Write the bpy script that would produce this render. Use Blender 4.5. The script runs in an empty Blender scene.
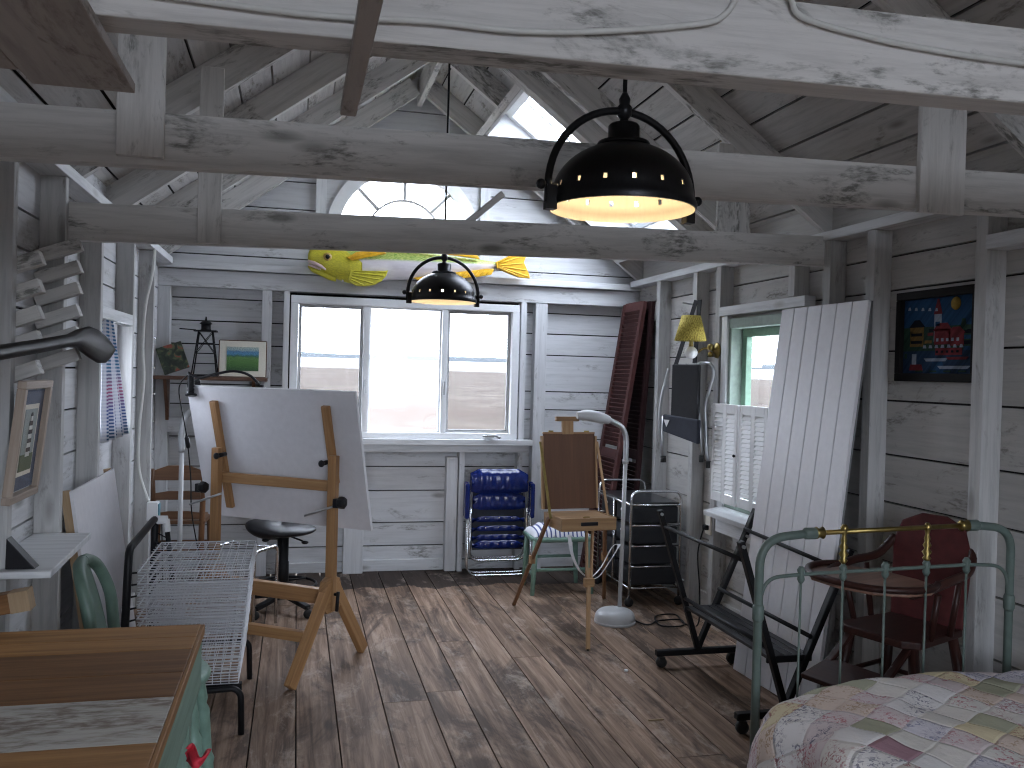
import bpy, math, random
from mathutils import Vector, Matrix, noise as mnoise

rng = random.Random(11)
COL = bpy.context.scene.collection
V = Vector
PI = math.pi
LOC = {}

# ------------------------------------------------------------------ mesh builder
class MB:
    def __init__(s, T=None):
        s.v = []; s.f = []; s.uv = []; s.mi = []; s.sm = []; s.T = T or Matrix.Identity(4)
    def vert(s, p):
        s.v.append(tuple(s.T @ V(p))); return len(s.v) - 1
    def face(s, idx, uvs=None, m=0, smooth=False):
        s.f.append(tuple(idx)); s.uv.append(uvs or [(s.v[i][0], s.v[i][1] + s.v[i][2]) for i in idx]); s.mi.append(m); s.sm.append(smooth)
    def box(s, c, d, R=None, m=0, taper=None):
        """box of size d about c, R an optional 3x3; uv in metres with u along the longest side."""
        L = max(range(3), key=lambda i: d[i]); oth = [i for i in range(3) if i != L]
        ou, ov = rng.uniform(0, 60), rng.uniform(0, 60)
        ids = []; loc = []
        for k in range(8):
            l = [(d[i] / 2) * (1 if (k >> i) & 1 else -1) for i in range(3)]
            if taper and l[2] > 0: l[0] *= taper; l[1] *= taper
            loc.append(l); p = V(l)
            if R is not None: p = R @ p
            ids.append(s.vert(p + V(c)))
        for ax, quad in ((0, (0, 4, 6, 2)), (0, (1, 3, 7, 5)), (1, (0, 1, 5, 4)), (1, (2, 6, 7, 3)), (2, (0, 2, 3, 1)), (2, (4, 5, 7, 6))):
            if ax == L: uvs = [(loc[q][oth[0]] + ou, loc[q][oth[1]] + ov) for q in quad]
            else:
                w = [i for i in oth if i != ax][0]
                uvs = [(loc[q][L] + ou, loc[q][w] + ov + (0.37 if ax == oth[0] else 0)) for q in quad]
            s.face([ids[q] for q in quad], uvs, m)
        return s
    def span(s, x0, x1, y0, y1, z0, z1, m=0):
        return s.box(((x0+x1)/2, (y0+y1)/2, (z0+z1)/2), (abs(x1-x0), abs(y1-y0), abs(z1-z0)), None, m)
    def bar(s, p0, p1, w, h, up=(0, 0, 1), m=0):
        """square bar from p0 to p1; w across (perpendicular to up), h along up."""
        a, b = V(p0), V(p1); d = (b - a); L = d.length; x = d.normalized(); u = V(up)
        y = u.cross(x)
        if y.length < 1e-5: y = V((0, 1, 0)).cross(x)
        y.normalize(); z = x.cross(y)
        R = Matrix((x, y, z)).transposed()
        return s.box((a + b) / 2, (L, w, h), R, m)
    def tube(s, path, r, n=8, closed=False, m=0, cap=True):
        P = [V(p) for p in path]; N = len(P); rr = r if isinstance(r, (list, tuple)) else [r] * N
        rings = []; acc = 0.0; ref = None; us = []; ou = rng.uniform(0, 50)
        for i in range(N):
            if closed: t = (P[(i+1) % N] - P[i-1])
            else: t = (P[min(i+1, N-1)] - P[max(i-1, 0)])
            if t.length < 1e-9: t = V((0, 0, 1))
            t.normalize()
            if ref is None:
                ref = V((0, 0, 1)) if abs(t.z) < .9 else V((1, 0, 0))
            a = ref - t * ref.dot(t)
            if a.length < 1e-5: a = t.orthogonal()
            a.normalize(); ref = a; b = t.cross(a)
            if i: acc += (P[i] - P[i-1]).length
            us.append(acc + ou)
            rings.append([s.vert(P[i] + (a * math.cos(2*PI*k/n) + b * math.sin(2*PI*k/n)) * rr[i]) for k in range(n)])
        cir = 2 * PI * max(rr)
        for i in range(N if closed else N - 1):
            A, B = rings[i], rings[(i+1) % N]; u0 = us[i]; u1 = us[i+1] if i+1 < N else us[i] + .05
            for k in range(n):
                k2 = (k+1) % n; v0, v1 = cir*k/n, cir*(k+1)/n
                s.face((A[k], A[k2], B[k2], B[k]), [(u0, v0), (u0, v1), (u1, v1), (u1, v0)], m, True)
        if cap and not closed:
            s.face(rings[0][::-1], None, m); s.face(rings[-1], None, m)
        return s
    def lathe(s, prof, n=24, c=(0, 0, 0), R=None, m=0, skip=None, cap=True):
        """(r, z) profile turned about z; R a 3x3; skip(i, k) leaves a face out."""
        rings = []; ou = rng.uniform(0, 50)
        for r, z in prof:
            ring = []
            for k in range(n):
                p = V((r*math.cos(2*PI*k/n), r*math.sin(2*PI*k/n), z))
                if R is not None: p = R @ p
                ring.append(s.vert(p + V(c)))
            rings.append(ring)
        for i in range(len(prof)-1):
            for k in range(n):
                if skip and skip(i, k): continue
                k2 = (k+1) % n
                s.face((rings[i][k], rings[i][k2], rings[i+1][k2], rings[i+1][k]),
                       [(prof[i][1]+ou, k*.05), (prof[i][1]+ou, k*.05+.05), (prof[i+1][1]+ou, k*.05+.05), (prof[i+1][1]+ou, k*.05)], m, True)
        if cap:
            if prof[0][0] > 1e-4: s.face(rings[0][::-1], None, m)
            if prof[-1][0] > 1e-4: s.face(rings[-1], None, m)
        return s
    def ball(s, c, r, n=14, sc=(1, 1, 1), m=0):
        q = max(6, n//2); prof = [(max(1e-5, r*math.sin(PI*i/q)), -r*math.cos(PI*i/q)) for i in range(q+1)]
        return s.lathe(prof, n, c, Matrix.Diagonal(sc), m, cap=False)
    def prism(s, poly, t, O, X, Y, m=0, smooth=False):
        """polygon (2-D, in axes X, Y from O) thickened by t along X x Y, both ways."""
        O, X, Y = V(O), V(X).normalized(), V(Y).normalized(); Z = X.cross(Y)
        ou, ov = rng.uniform(0, 50), rng.uniform(0, 50)
        a = [s.vert(O + X*p[0] + Y*p[1] + Z*t/2) for p in poly]; b = [s.vert(O + X*p[0] + Y*p[1] - Z*t/2) for p in poly]
        uv = [(p[0]+ou, p[1]+ov) for p in poly]; n = len(poly)
        s.face(a, uv, m); s.face(b[::-1], uv[::-1], m)
        for i in range(n):
            j = (i+1) % n; s.face((a[i], b[i], b[j], a[j]), [uv[i], (uv[i][0], uv[i][1]+t), (uv[j][0], uv[j][1]+t), uv[j]], m, smooth)
        return s
    def grid(s, fn, nu, nv, m=0, us=1, vs=1, cu=False, cv=False, smooth=True):
        ids = [[s.vert(fn(i/nu, j/nv)) for j in range(nv + (0 if cv else 1))] for i in range(nu + (0 if cu else 1))]
        for i in range(nu):
            for j in range(nv):
                i2 = (i+1) % len(ids); j2 = (j+1) % len(ids[0])
                s.face((ids[i][j], ids[i2][j], ids[i2][j2], ids[i][j2]),
                       [(us*i/nu, vs*j/nv), (us*(i+1)/nu, vs*j/nv), (us*(i+1)/nu, vs*(j+1)/nv), (us*i/nu, vs*(j+1)/nv)], m, smooth)
        return s
    def build(s, name, mats, parent=None, loc=None, bevel=0, local=False, label=None, smooth=None):
        if not isinstance(mats, (list, tuple)): mats = [mats]
        if parent is not None: o0 = V((0, 0, 0)) if local else LOC[parent.name]
        elif loc is not None: o0 = V(loc)
        else:
            lo = [min(p[i] for p in s.v) for i in range(3)]; hi = [max(p[i] for p in s.v) for i in range(3)]
            o0 = V(((lo[0]+hi[0])/2, (lo[1]+hi[1])/2, lo[2]))
        me = bpy.data.meshes.new(name)
        me.from_pydata([tuple(V(p) - o0) for p in s.v], [], s.f)
        uvl = me.uv_layers.new(name='UVMap'); k = 0
        flat = []
        for q in s.uv:
            for u in q: flat.extend(u)
        uvl.data.foreach_set('uv', flat)
        me.polygons.foreach_set('material_index', s.mi)
        me.polygons.foreach_set('use_smooth', [bool(x) if smooth is None else smooth for x in s.sm])
        for mt in mats: me.materials.append(mt)
        me.update()
        ob = bpy.data.objects.new(name, me); COL.objects.link(ob)
        if parent is not None: ob.parent = parent; LOC[ob.name] = V((0, 0, 0)) if local else LOC[parent.name]
        else: ob.location = o0; LOC[ob.name] = o0
        if bevel:
            b = ob.modifiers.new('edges', 'BEVEL'); b.width = bevel; b.segments = 2; b.limit_method = 'ANGLE'; b.angle_limit = .7
        if label: ob['label'] = label
        return ob

def tag(o, label, cat, group=None, kind=None):
    o['label'] = label; o['category'] = cat
    if group: o['group'] = group
    if kind: o['kind'] = kind
    return o
def thing(name, label, cat, loc=(0, 0, 0), rotz=0, group=None):
    o = bpy.data.objects.new(name, None); o.empty_display_size = .1; COL.objects.link(o)
    o.location = loc; o.rotation_euler = (0, 0, rotz); LOC[o.name] = V(loc)
    return tag(o, label, cat, group)
def struct(mb, name, mat, label, cat, group=None, bevel=0, parent=None):
    o = mb.build(name, mat, parent, bevel=bevel)
    if parent is None: tag(o, label, cat, group, 'structure')
    return o
def copy_tree(o, parent=None):
    c = o.copy(); COL.objects.link(c); c.parent = parent
    for ch in o.children: copy_tree(ch, c)
    return c
def bez(p0, p1, p2, p3, n=12):
    p0, p1, p2, p3 = map(V, (p0, p1, p2, p3))
    return [p0*(1-t)**3 + p1*3*t*(1-t)**2 + p2*3*t*t*(1-t) + p3*t**3 for t in [i/n for i in range(n+1)]]
def fillet(pts, r, n=5):
    P = [V(p) for p in pts]; out = [P[0]]
    for i in range(1, len(P)-1):
        a, b = (P[i-1]-P[i]), (P[i+1]-P[i]); q = min(r, a.length*.49, b.length*.49)
        s0, s1 = P[i] + a.normalized()*q, P[i] + b.normalized()*q
        for k in range(n+1):
            t = k/n; out.append(s0*(1-t)**2 + P[i]*2*t*(1-t) + s1*t*t)
    out.append(P[-1]); return out
def smooth_path(pts, sub=5):
    P = [V(p) for p in pts]; out = []
    for i in range(len(P)-1):
        p0, p1, p2, p3 = P[max(i-1, 0)], P[i], P[i+1], P[min(i+2, len(P)-1)]
        for k in range(sub):
            t = k/sub
            out.append(.5*((2*p1) + (p2-p0)*t + (2*p0-5*p1+4*p2-p3)*t*t + (3*p1-p0-3*p2+p3)*t**3))
    out.append(P[-1]); return out

# ------------------------------------------------------------------ materials
class NT:
    def __init__(s, name):
        s.m = bpy.data.materials.new(name); s.m.use_nodes = True; s.t = s.m.node_tree; s.t.nodes.clear()
        s.out = s.t.nodes.new('ShaderNodeOutputMaterial'); s.b = s.t.nodes.new('ShaderNodeBsdfPrincipled')
        s.link(s.b.outputs[0], s.out.inputs[0])
    def n(s, typ, **kw):
        x = s.t.nodes.new(typ)
        for k, v in kw.items():
            if k in x.inputs: x.inputs[k].default_value = v
            else: setattr(x, k, v)
        return x
    def link(s, a, b): s.t.links.new(a, b)
    def uv(s, sx, sy, rot=0):
        tc = s.n('ShaderNodeTexCoord'); mp = s.n('ShaderNodeMapping'); mp.inputs['Scale'].default_value = (sx, sy, 1); mp.inputs['Rotation'].default_value = (0, 0, rot)
        s.link(tc.outputs['UV'], mp.inputs[0]); return mp.outputs[0]
    def noise(s, vec, scale=1, detail=5, rough=.6, dist=0):
        x = s.n('ShaderNodeTexNoise'); x.inputs['Scale'].default_value = scale; x.inputs['Detail'].default_value = detail
        x.inputs['Roughness'].default_value = rough; x.inputs['Distortion'].default_value = dist
        if vec is not None: s.link(vec, x.inputs['Vector'])
        return x.outputs['Fac']
    def ramp(s, fac, stops, interp='LINEAR'):
        x = s.n('ShaderNodeValToRGB'); x.color_ramp.interpolation = interp; e = x.color_ramp.elements
        while len(e) < len(stops): e.new(.5)
        for q, (p, c) in zip(e, stops):
            q.position = p; q.color = (c[0], c[1], c[2], 1) if not isinstance(c, (int, float)) else (c, c, c, 1)
        s.link(fac, x.inputs[0]); return x.outputs[0]
    def mix(s, fac, a, b, mode='MIX'):
        x = s.n('ShaderNodeMix', data_type='RGBA', blend_type=mode)
        for sock, val in ((x.inputs[0], fac), (x.inputs[6], a), (x.inputs[7], b)):
            if hasattr(val, 'node'): s.link(val, sock)
            elif isinstance(val, (int, float)): sock.default_value = val
            else: sock.default_value = (val[0], val[1], val[2], 1)
        return x.outputs[2]
    def math(s, op, a, b=0.):
        x = s.n('ShaderNodeMath', operation=op)
        for sock, val in ((x.inputs[0], a), (x.inputs[1], b)):
            if hasattr(val, 'node'): s.link(val, sock)
            else: sock.default_value = val
        return x.outputs[0]
    def color(s, c):
        if hasattr(c, 'node'): s.link(c, s.b.inputs['Base Color'])
        else: s.b.inputs['Base Color'].default_value = (c[0], c[1], c[2], 1)
        return s
    def bump(s, h, strength=.3, d=.002):
        x = s.n('ShaderNodeBump'); x.inputs['Strength'].default_value = strength; x.inputs['Distance'].default_value = d
        s.link(h, x.inputs['Height']); s.link(x.outputs[0], s.b.inputs['Normal']); return s
    def set(s, rough=.6, metal=0., spec=.5, **kw):
        s.b.inputs['Roughness'].default_value = rough; s.b.inputs['Metallic'].default_value = metal; s.b.inputs['Specular IOR Level'].default_value = spec
        for k, v in kw.items(): s.b.inputs[k.replace('_', ' ')].default_value = v
        return s

def plain(name, c, rough=.5, metal=0., var=.12, spec=.5, **kw):
    t = NT(name); nz = t.noise(t.uv(9, 9), 3, 4)
    lo = [x*(1-var) for x in c]; hi = [min(1, x*(1+var)) for x in c]
    t.color(t.ramp(nz, [(.3, lo), (.7, hi)])).set(rough, metal, spec, **kw); return t.m
def wood(name, dark, light, rough=.55, gu=1.6, gv=38, tone=.35, spec=.4, bump=.25):
    t = NT(name); g = t.noise(t.uv(gu, gv), 1, 6, .65, .4); lf = t.noise(t.uv(.35, 1.3), 1, 2)
    c = t.ramp(g, [(.3, dark), (.68, light)]); mul = t.ramp(lf, [(.3, 1-tone), (.7, 1.0)])
    t.color(t.mix(1., c, mul, 'MULTIPLY')).set(rough, 0, spec).bump(g, bump); return t.m
def whitewash(name, base, worn, amount=.5, rough=.75, deep=.72):
    """old white paint on boards: long grain, rubbed patches and knots."""
    t = NT(name); g = t.noise(t.uv(2.2, 30), 1, 6, .7, .3); lf = t.noise(t.uv(.5, 1.1), 1, 3); pt = t.noise(t.uv(2.4, 7), 1, 7, .72, .6)
    c = t.ramp(g, [(.28, [x*deep for x in base]), (.55, base)])
    c = t.mix(1., c, t.ramp(lf, [(.3, .84), (.7, 1.0)]), 'MULTIPLY')
    lo = .64 - .17*amount
    mk = t.math('MULTIPLY', t.ramp(pt, [(lo, 0.), (lo + .10, 1.)]), t.ramp(t.noise(t.uv(20, 60), 1, 5), [(.40, 0.), (.56, 1.)]))
    c = t.mix(t.math('MULTIPLY', mk, .85), c, worn)
    vo = t.n('ShaderNodeTexVoronoi'); t.link(t.uv(1.7, 5.2), vo.inputs['Vector']); vo.inputs['Scale'].default_value = 1
    kn = t.ramp(vo.outputs['Distance'], [(.05, 1.), (.13, 0.)])
    c = t.mix(t.math('MULTIPLY', kn, .7), c, worn)
    t.color(c).set(rough, 0, .3).bump(g, .35, .003); return t.m
def emit(name, c, s):
    t = NT(name); t.color((0, 0, 0)); t.b.inputs['Emission Color'].default_value = (*c, 1); t.b.inputs['Emission Strength'].default_value = s; return t.m
def thin_glass(name, tint=(1, 1, 1), gloss=.05):
    t = NT(name); t.t.nodes.remove(t.b); tr = t.n('ShaderNodeBsdfTransparent'); gl = t.n('ShaderNodeBsdfGlossy'); gl.inputs['Roughness'].default_value = .03
    tr.inputs['Color'].default_value = (*tint, 1); mx = t.n('ShaderNodeMixShader'); mx.inputs[0].default_value = gloss
    t.link(tr.outputs[0], mx.inputs[1]); t.link(gl.outputs[0], mx.inputs[2]); t.link(mx.outputs[0], t.out.inputs[0]); return t.m

M = {}
M['white'] = whitewash('white_boards', (.61, .615, .625), (.2, .195, .18), .48, .75, .8)
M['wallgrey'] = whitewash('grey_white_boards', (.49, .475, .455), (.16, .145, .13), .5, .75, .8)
M['ceil'] = whitewash('roof_boards', (.56, .545, .525), (.17, .15, .13), .55)
M['beam'] = whitewash('beam_paint', (.68, .665, .64), (.13, .13, .115), .7)
M['stud'] = whitewash('stud_paint', (.51, .505, .495), (.2, .19, .175), .5)
M['trimwhite'] = whitewash('trim_paint', (.7, .71, .72), (.35, .34, .32), .15, .55)
M['raw'] = whitewash('thin_wash_wood', (.43, .385, .35), (.14, .115, .095), .6)
M['tar'] = plain('tar_paper', (.012, .011, .01), .9)
def floor_mat():
    t = NT('floor_planks'); g = t.noise(t.uv(1.3, 26), 1, 8, .68, .5); lf = t.noise(t.uv(.22, .9), 1, 3, .6); st = t.noise(t.uv(1.1, 3.2), 1, 7, .7, .8); wh = t.noise(t.uv(2.2, 5), 1, 7, .75, .4)
    c = t.ramp(g, [(.28, (.06, .034, .02)), (.5, (.25, .165, .115)), (.72, (.45, .325, .24))])
    c = t.mix(1., c, t.ramp(lf, [(.3, .5), (.7, 1.2)]), 'MULTIPLY')
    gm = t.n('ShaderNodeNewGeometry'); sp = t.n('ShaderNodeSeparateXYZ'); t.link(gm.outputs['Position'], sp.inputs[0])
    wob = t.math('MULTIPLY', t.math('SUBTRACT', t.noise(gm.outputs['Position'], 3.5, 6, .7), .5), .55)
    back_band = t.ramp(t.math('ADD', sp.outputs[1], wob), [(0., 0.), (1., 1.)]) if False else t.math('MULTIPLY', t.math('GREATER_THAN', t.math('ADD', sp.outputs[1], wob), 6.05), .88)
    c = t.mix(back_band, c, (.022, .018, .017))  # darker ragged-edged band across the planks nearest the back wall
    vk = t.n('ShaderNodeTexVoronoi'); t.link(t.uv(1.3, 4.6), vk.inputs['Vector']); vk.inputs['Scale'].default_value = 1
    c = t.mix(t.math('MULTIPLY', t.ramp(vk.outputs['Distance'], [(.04, 1.), (.11, 0.)]), .75), c, (.03, .02, .017))
    c = t.mix(t.math('MULTIPLY', t.ramp(st, [(.50, 0.), (.60, 1.)]), .72), c, (.032, .022, .017))
    c = t.mix(t.math('MULTIPLY', t.ramp(wh, [(.54, 0.), (.68, 1.)]), .5), c, (.52, .43, .36))
    t.color(c).set(.66, 0, .15).bump(g, .4, .003); return t.m
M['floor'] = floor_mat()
M['black'] = plain('black_metal', (.010, .010, .011), .45, 0., .12, .18)
M['blackplastic'] = plain('black_plastic', (.011, .011, .013), .4, 0., .12, .25)
M['chrome'] = plain('chrome_tube', (.68, .69, .7), .22, 1., .05)
M['steel'] = plain('grey_steel', (.45, .46, .47), .35, .9, .05)
M['brass'] = plain('brass', (.30, .225, .08), .36, 1., .2)
M['lampiron'] = plain('lamp_iron', (.022, .022, .024), .36, .6)
M['enamel'] = plain('lamp_inner_enamel', (.66, .60, .5), .4, 0, .04)
M['bulb'] = emit('bulb_glow', (1., .78, .48), 30)
M['easelwood'] = wood('easel_beech', (.28, .14, .055), (.48, .27, .12), .5)
M['oak'] = wood('honey_oak', (.3, .16, .06), (.5, .3, .13), .5)
M['boxwood'] = wood('paint_box_wood', (.27, .145, .065), (.45, .28, .14), .5)
M['ply'] = wood('brown_panel', (.085, .036, .016), (.13, .056, .026), .6, 2, 30, .2)
M['chairwood'] = wood('brown_chair_wood', (.12, .055, .025), (.25, .12, .055), .4)
M['darkwood'] = wood('dark_red_wood', (.02, .008, .007), (.055, .02, .015), .4, 2, 40, .4, .22)
M['redpaint'] = plain('worn_red_paint', (.075, .018, .018), .5, 0, .2, .2)
M['traywood'] = wood('tray_wood', (.10, .05, .032), (.25, .14, .10), .4)
M['shelfwood'] = wood('shelf_brown_wood', (.07, .03, .016), (.16, .075, .04), .5)
M['endgrain'] = wood('pale_sawn_wood', (.3, .2, .11), (.46, .33, .2), .7)
M['sage'] = plain('sage_green_paint', (.085, .135, .105), .5)
M['mint'] = plain('mint_green_paint', (.17, .28, .225), .45)
M['bedgreen'] = plain('bed_green_paint', (.095, .125, .11), .45, 0, .12, .3)
M['tablegreen'] = whitewash('table_green_paint', (.2, .3, .24), (.3, .33, .28), .4)
M['wframe'] = plain('window_vinyl', (.78, .79, .8), .4, 0, .03)
M['gframe'] = plain('green_window_paint', (.2, .33, .24), .5)
M['glass'] = thin_glass('window_glass')
M['screen'] = thin_glass('insect_screen', (.72, .72, .72), .0)
M['boardwhite'] = plain('melamine_board', (.62, .61, .63), .6, 0, .04)
M['beadboard'] = plain('beadboard_paint', (.72, .71, .73), .5, 0, .04)
M['groove'] = plain('groove_shadow_paint', (.2, .2, .2), .8)
M['wirewhite'] = plain('white_wire', (.6, .61, .64), .4, 0, .03)
M['lampgrey'] = plain('lamp_grey_plastic', (.42, .42, .42), .4, 0, .04)
M['cream'] = plain('cream_paper', (.72, .68, .58), .8, 0, .05)
M['strap'] = plain('webbing_white', (.72, .72, .74), .8, 0, .05)
M['canvasblack'] = plain('black_canvas', (.014, .014, .017), .85)
M['navy'] = plain('dark_navy_canvas', (.022, .026, .04), .8)
M['drawer'] = plain('smoked_drawer', (.016, .017, .02), .3)
M['cablewhite'] = plain('white_cable', (.6, .6, .57), .6, 0, .05)
M['bluevinyl'] = plain('blue_vinyl', (.006, .017, .12), .2, 0, .25)
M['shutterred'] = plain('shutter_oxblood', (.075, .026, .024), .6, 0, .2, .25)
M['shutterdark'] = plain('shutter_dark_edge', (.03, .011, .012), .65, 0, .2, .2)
M['shutterwhite'] = plain('shutter_white', (.72, .72, .72), .5, 0, .03)
M['redcloth'] = plain('red_cloth', (.5, .02, .04), .7)
M['porcelain'] = plain('porcelain', (.75, .75, .74), .15, 0, .03)
M['rubber'] = plain('black_rubber', (.015, .015, .015), .7)
M['tape'] = plain('white_tape', (.75, .75, .75), .6, 0, .02)
M['tealbox'] = plain('teal_plastic', (.1, .24, .3), .5)
M['mattress'] = plain('mattress_ticking', (.6, .58, .55), .9)
SKY_STRENGTH, EXPOSURE = 15.6, 0.0
# ------------------------------------------------------------------ the shell
XL, XR, YB, YR = -.95, 2.62, 6.61, -2.2          # sheathing faces
SL, SR, SB = -.86, 2.53, 6.52                     # stud faces
RX, RZ, SLOPE = .85, 3.55, .744                   # ridge, rafter underside
TH = math.atan(SLOPE); CT, ST = math.cos(TH), math.sin(TH)

def rows_to(z0, z1, seed, lo=.17, hi=.24):
    r = random.Random(seed); e = [z0]
    while e[-1] < z1 - hi: e.append(e[-1] + r.uniform(lo, hi))
    e.append(z1); return e
def board_wall(mb, edges, ext, openings, put, gap=.006):
    """ext(z) -> (a, b) reach of a row; openings (a0, a1, z0, z1); put(a0, a1, z0, z1) adds one board."""
    for i in range(len(edges)-1):
        z0, z1 = edges[i], edges[i+1] - gap
        cuts = sorted({z0, z1} | {z for o in openings for z in (o[2], o[3]) if z0 < z < z1})
        for k in range(len(cuts)-1):
            c0, c1 = cuts[k], cuts[k+1]; a, b = ext(c0)
            if b - a < .02: continue
            segs = [(a, b)]
            for o in openings:
                if o[2] < c1 - 1e-6 and o[3] > c0 + 1e-6:
                    nx = []
                    for p, q in segs:
                        if o[1] <= p or o[0] >= q: nx.append((p, q)); continue
                        if o[0] > p: nx.append((p, o[0]))
                        if o[1] < q: nx.append((o[1], q))
                    segs = nx
            for p, q in segs: put(p, q, c0, c1)
def gable_ext(z):
    h = (RZ + .17 - z) / SLOPE
    return (max(XL - .02, RX - h), min(XR + .02, RX + h))

W1 = (-.03, 1.625, 1.0, 2.005); FAN = (.17, 1.35, 2.40, 3.12)
e = [0, .075, .19, .364, .605, .786, 1.0, 1.232, 1.374, 1.659, 1.825, 1.986, 2.17, 2.30, 2.47, 2.66, 2.86, 3.05, 3.24, 3.45, 3.72]
mb = MB()
for z0, z1, dx in ((0, 4, 0),):
    board_wall(mb, e, gable_ext, [(-.06, 1.665, 1.0, 2.05), FAN], lambda p, q, a, b: mb.span(p, q, YB, YB + .022, a, b), .009)
# spandrels that round the half-round opening off
FC, FR = (.758, 2.50), .53
n = 24
arc = [(FC[0] + FR*math.cos(PI*i/n), FC[1] + FR*math.sin(PI*i/n)) for i in range(n+1)]
for half in (0, 1):
    pts = arc[:n//2+1] if half == 0 else arc[n//2:]
    poly = ([(FAN[1], FC[1])] + pts + [(FC[0], FAN[3]), (FAN[1], FAN[3])]) if half == 0 else ([(FC[0], FAN[3])] + pts + [(FAN[0], FC[1]), (FAN[0], FAN[3])])
    mb.prism(poly, .022, (0, YB + .011, 0), (1, 0, 0), (0, 0, 1))
mb.span(FAN[0], FAN[1], YB, YB + .022, FAN[2], FC[1] - .004)
wall_back = struct(mb, 'wall_back', M['white'], 'gable end wall of whitewashed boards around the wide triple window', 'wall')
mb = MB()   # building paper behind the board joints
board_wall(mb, [0, 1.0, 2.01, 2.40, 2.75, 3.12, 3.3, 3.55], lambda z: (max(XL - .03, gable_ext(z + .17)[0]), min(XR + .03, gable_ext(z + .17)[1])), [(-.035, 1.63, 1.0, 2.01), (.16, 1.36, 2.40, 3.12)],
           lambda p, q, a, b: mb.span(p, q, YB + .024, YB + .034, a, b), 0)
mb.build('building_paper', M['tar'], wall_back)

WL = (4.36, 5.02, 1.16, 1.70); WR = (4.05, 4.86, .76, 1.84)
mb = MB(); eL = [0, .2, .42, .66, .917, 1.112, 1.30, 1.48, 1.69, 1.90, 2.035, 2.24, 2.42]
board_wall(mb, eL, lambda z: (YR, YB), [WL], lambda p, q, a, b: mb.span(XL - .022, XL, p, q, a, b), .009)
wall_left = struct(mb, 'wall_left', M['white'], 'side wall of whitewashed boards behind the picture and slatted rack', 'wall')
mb = MB(); board_wall(mb, [0, 1.16, 1.7, 2.42], lambda z: (YR, YB), [(WL[0]-.01, WL[1]+.01, WL[2], WL[3])], lambda p, q, a, b: mb.span(XL - .034, XL - .024, p, q, a, b), 0)
mb.build('building_paper', M['tar'], wall_left)
mb = MB(); eR = [0, .22, .46, .70, .97, 1.185, 1.43, 1.655, 1.93, 2.085, 2.26, 2.42]
board_wall(mb, eR, lambda z: (YR, YB), [WR], lambda p, q, a, b: mb.span(XR, XR + .022, p, q, a, b), .009)
wall_right = struct(mb, 'wall_right', M['wallgrey'], 'side wall of whitewashed boards behind the leaning panel and high chair', 'wall')
mb = MB(); board_wall(mb, [0, .76, 1.84, 2.42], lambda z: (YR, YB), [(WR[0]-.01, WR[1]+.01, WR[2], WR[3])], lambda p, q, a, b: mb.span(XR + .024, XR + .034, p, q, a, b), 0)
mb.build('building_paper', M['tar'], wall_right)
WX = (-.2, 1.9, .8, 2.05); WG = (0.0, 1.7, 2.3, 3.0)
mb = MB(); board_wall(mb, rows_to(0, 3.72, 9), gable_ext, [WX, WG], lambda p, q, a, b: mb.span(p, q, YR - .022, YR, a, b), .002)
struct(mb, 'wall_front', M['white'], 'gable end wall of whitewashed boards behind the viewer', 'wall')

# floor: long planks running to the back wall
mb = MB(); r = random.Random(4); x = XL - .05; fgap = .006
while x < XR + .05:
    w = r.choice((.155, .17, .18, .195, .21)); y = YR - r.uniform(0, 2.5)
    while y < YB:
        y2 = y + r.uniform(2.4, 5.0)
        if y2 > YR: mb.span(x, x + w - fgap, max(y, YR), min(y2, YB + .02) - .004, -.03, 0)
        y = y2
    x += w
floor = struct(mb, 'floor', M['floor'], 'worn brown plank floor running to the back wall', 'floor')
mb = MB(); mb.span(XL - .05, XR + .05, YR, YB + .02, -.06, -.032); mb.build('subfloor', M['tar'], floor)

# roof boards, running along the ridge, with the skylight hole on one slope
def slope_pt(side, s, y, h): return V((RX + side*(s*CT + h*ST), y, RZ - s*ST + h*CT))
SKY = (.54, 1.90, 5.20, 6.36)        # s0, s1 along the slope; y0, y1
def slope_box(mb, side, s0, s1, y0, y1, h0, h1, m=0):
    c = slope_pt(side, (s0+s1)/2, (y0+y1)/2, (h0+h1)/2)
    R = Matrix(((side*CT, 0, -ST), (0, side, 0), (side*ST, 0, CT)))   # columns built below
    ex = V((side*CT, 0, -ST)); ey = V((0, 1, 0)); ez = V((side*ST, 0, CT))
    R = Matrix((ex, ey, ez)).transposed()
    return mb.box(c, (s1-s0, y1-y0, h1-h0), R, m)
roofs = []
for side, nm, lab in ((-1, 'ceiling_slope', 'sloping board ceiling over the picture side of the room'), (1, 'ceiling_slope', 'sloping board ceiling with the skylight in it')):
    mb = MB(); r = random.Random(20 + side); ed = [-.10]
    while ed[-1] < 2.36: ed.append(ed[-1] + r.uniform(.17, .23))
    board_wall(mb, ed, lambda z: (YR - .3, YB + .25), [(SKY[2], SKY[3], SKY[0], SKY[1])] if side > 0 else [],
               lambda p, q, a, b: slope_box(mb, side, a, b, p, q, .14, .16), .012)
    o = struct(mb, nm, M['ceil'], lab, 'ceiling'); roofs.append(o)
    mb = MB(); board_wall(mb, [-.12, SKY[0], SKY[1], 2.5], lambda z: (YR - .3, YB + .25), [(SKY[2]-.01, SKY[3]+.01, SKY[0], SKY[1])] if side > 0 else [],
               lambda p, q, a, b: slope_box(mb, side, a, b, p, q, .165, .18), 0)
    mb.build('roofing_felt', M['tar'], o)

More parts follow.
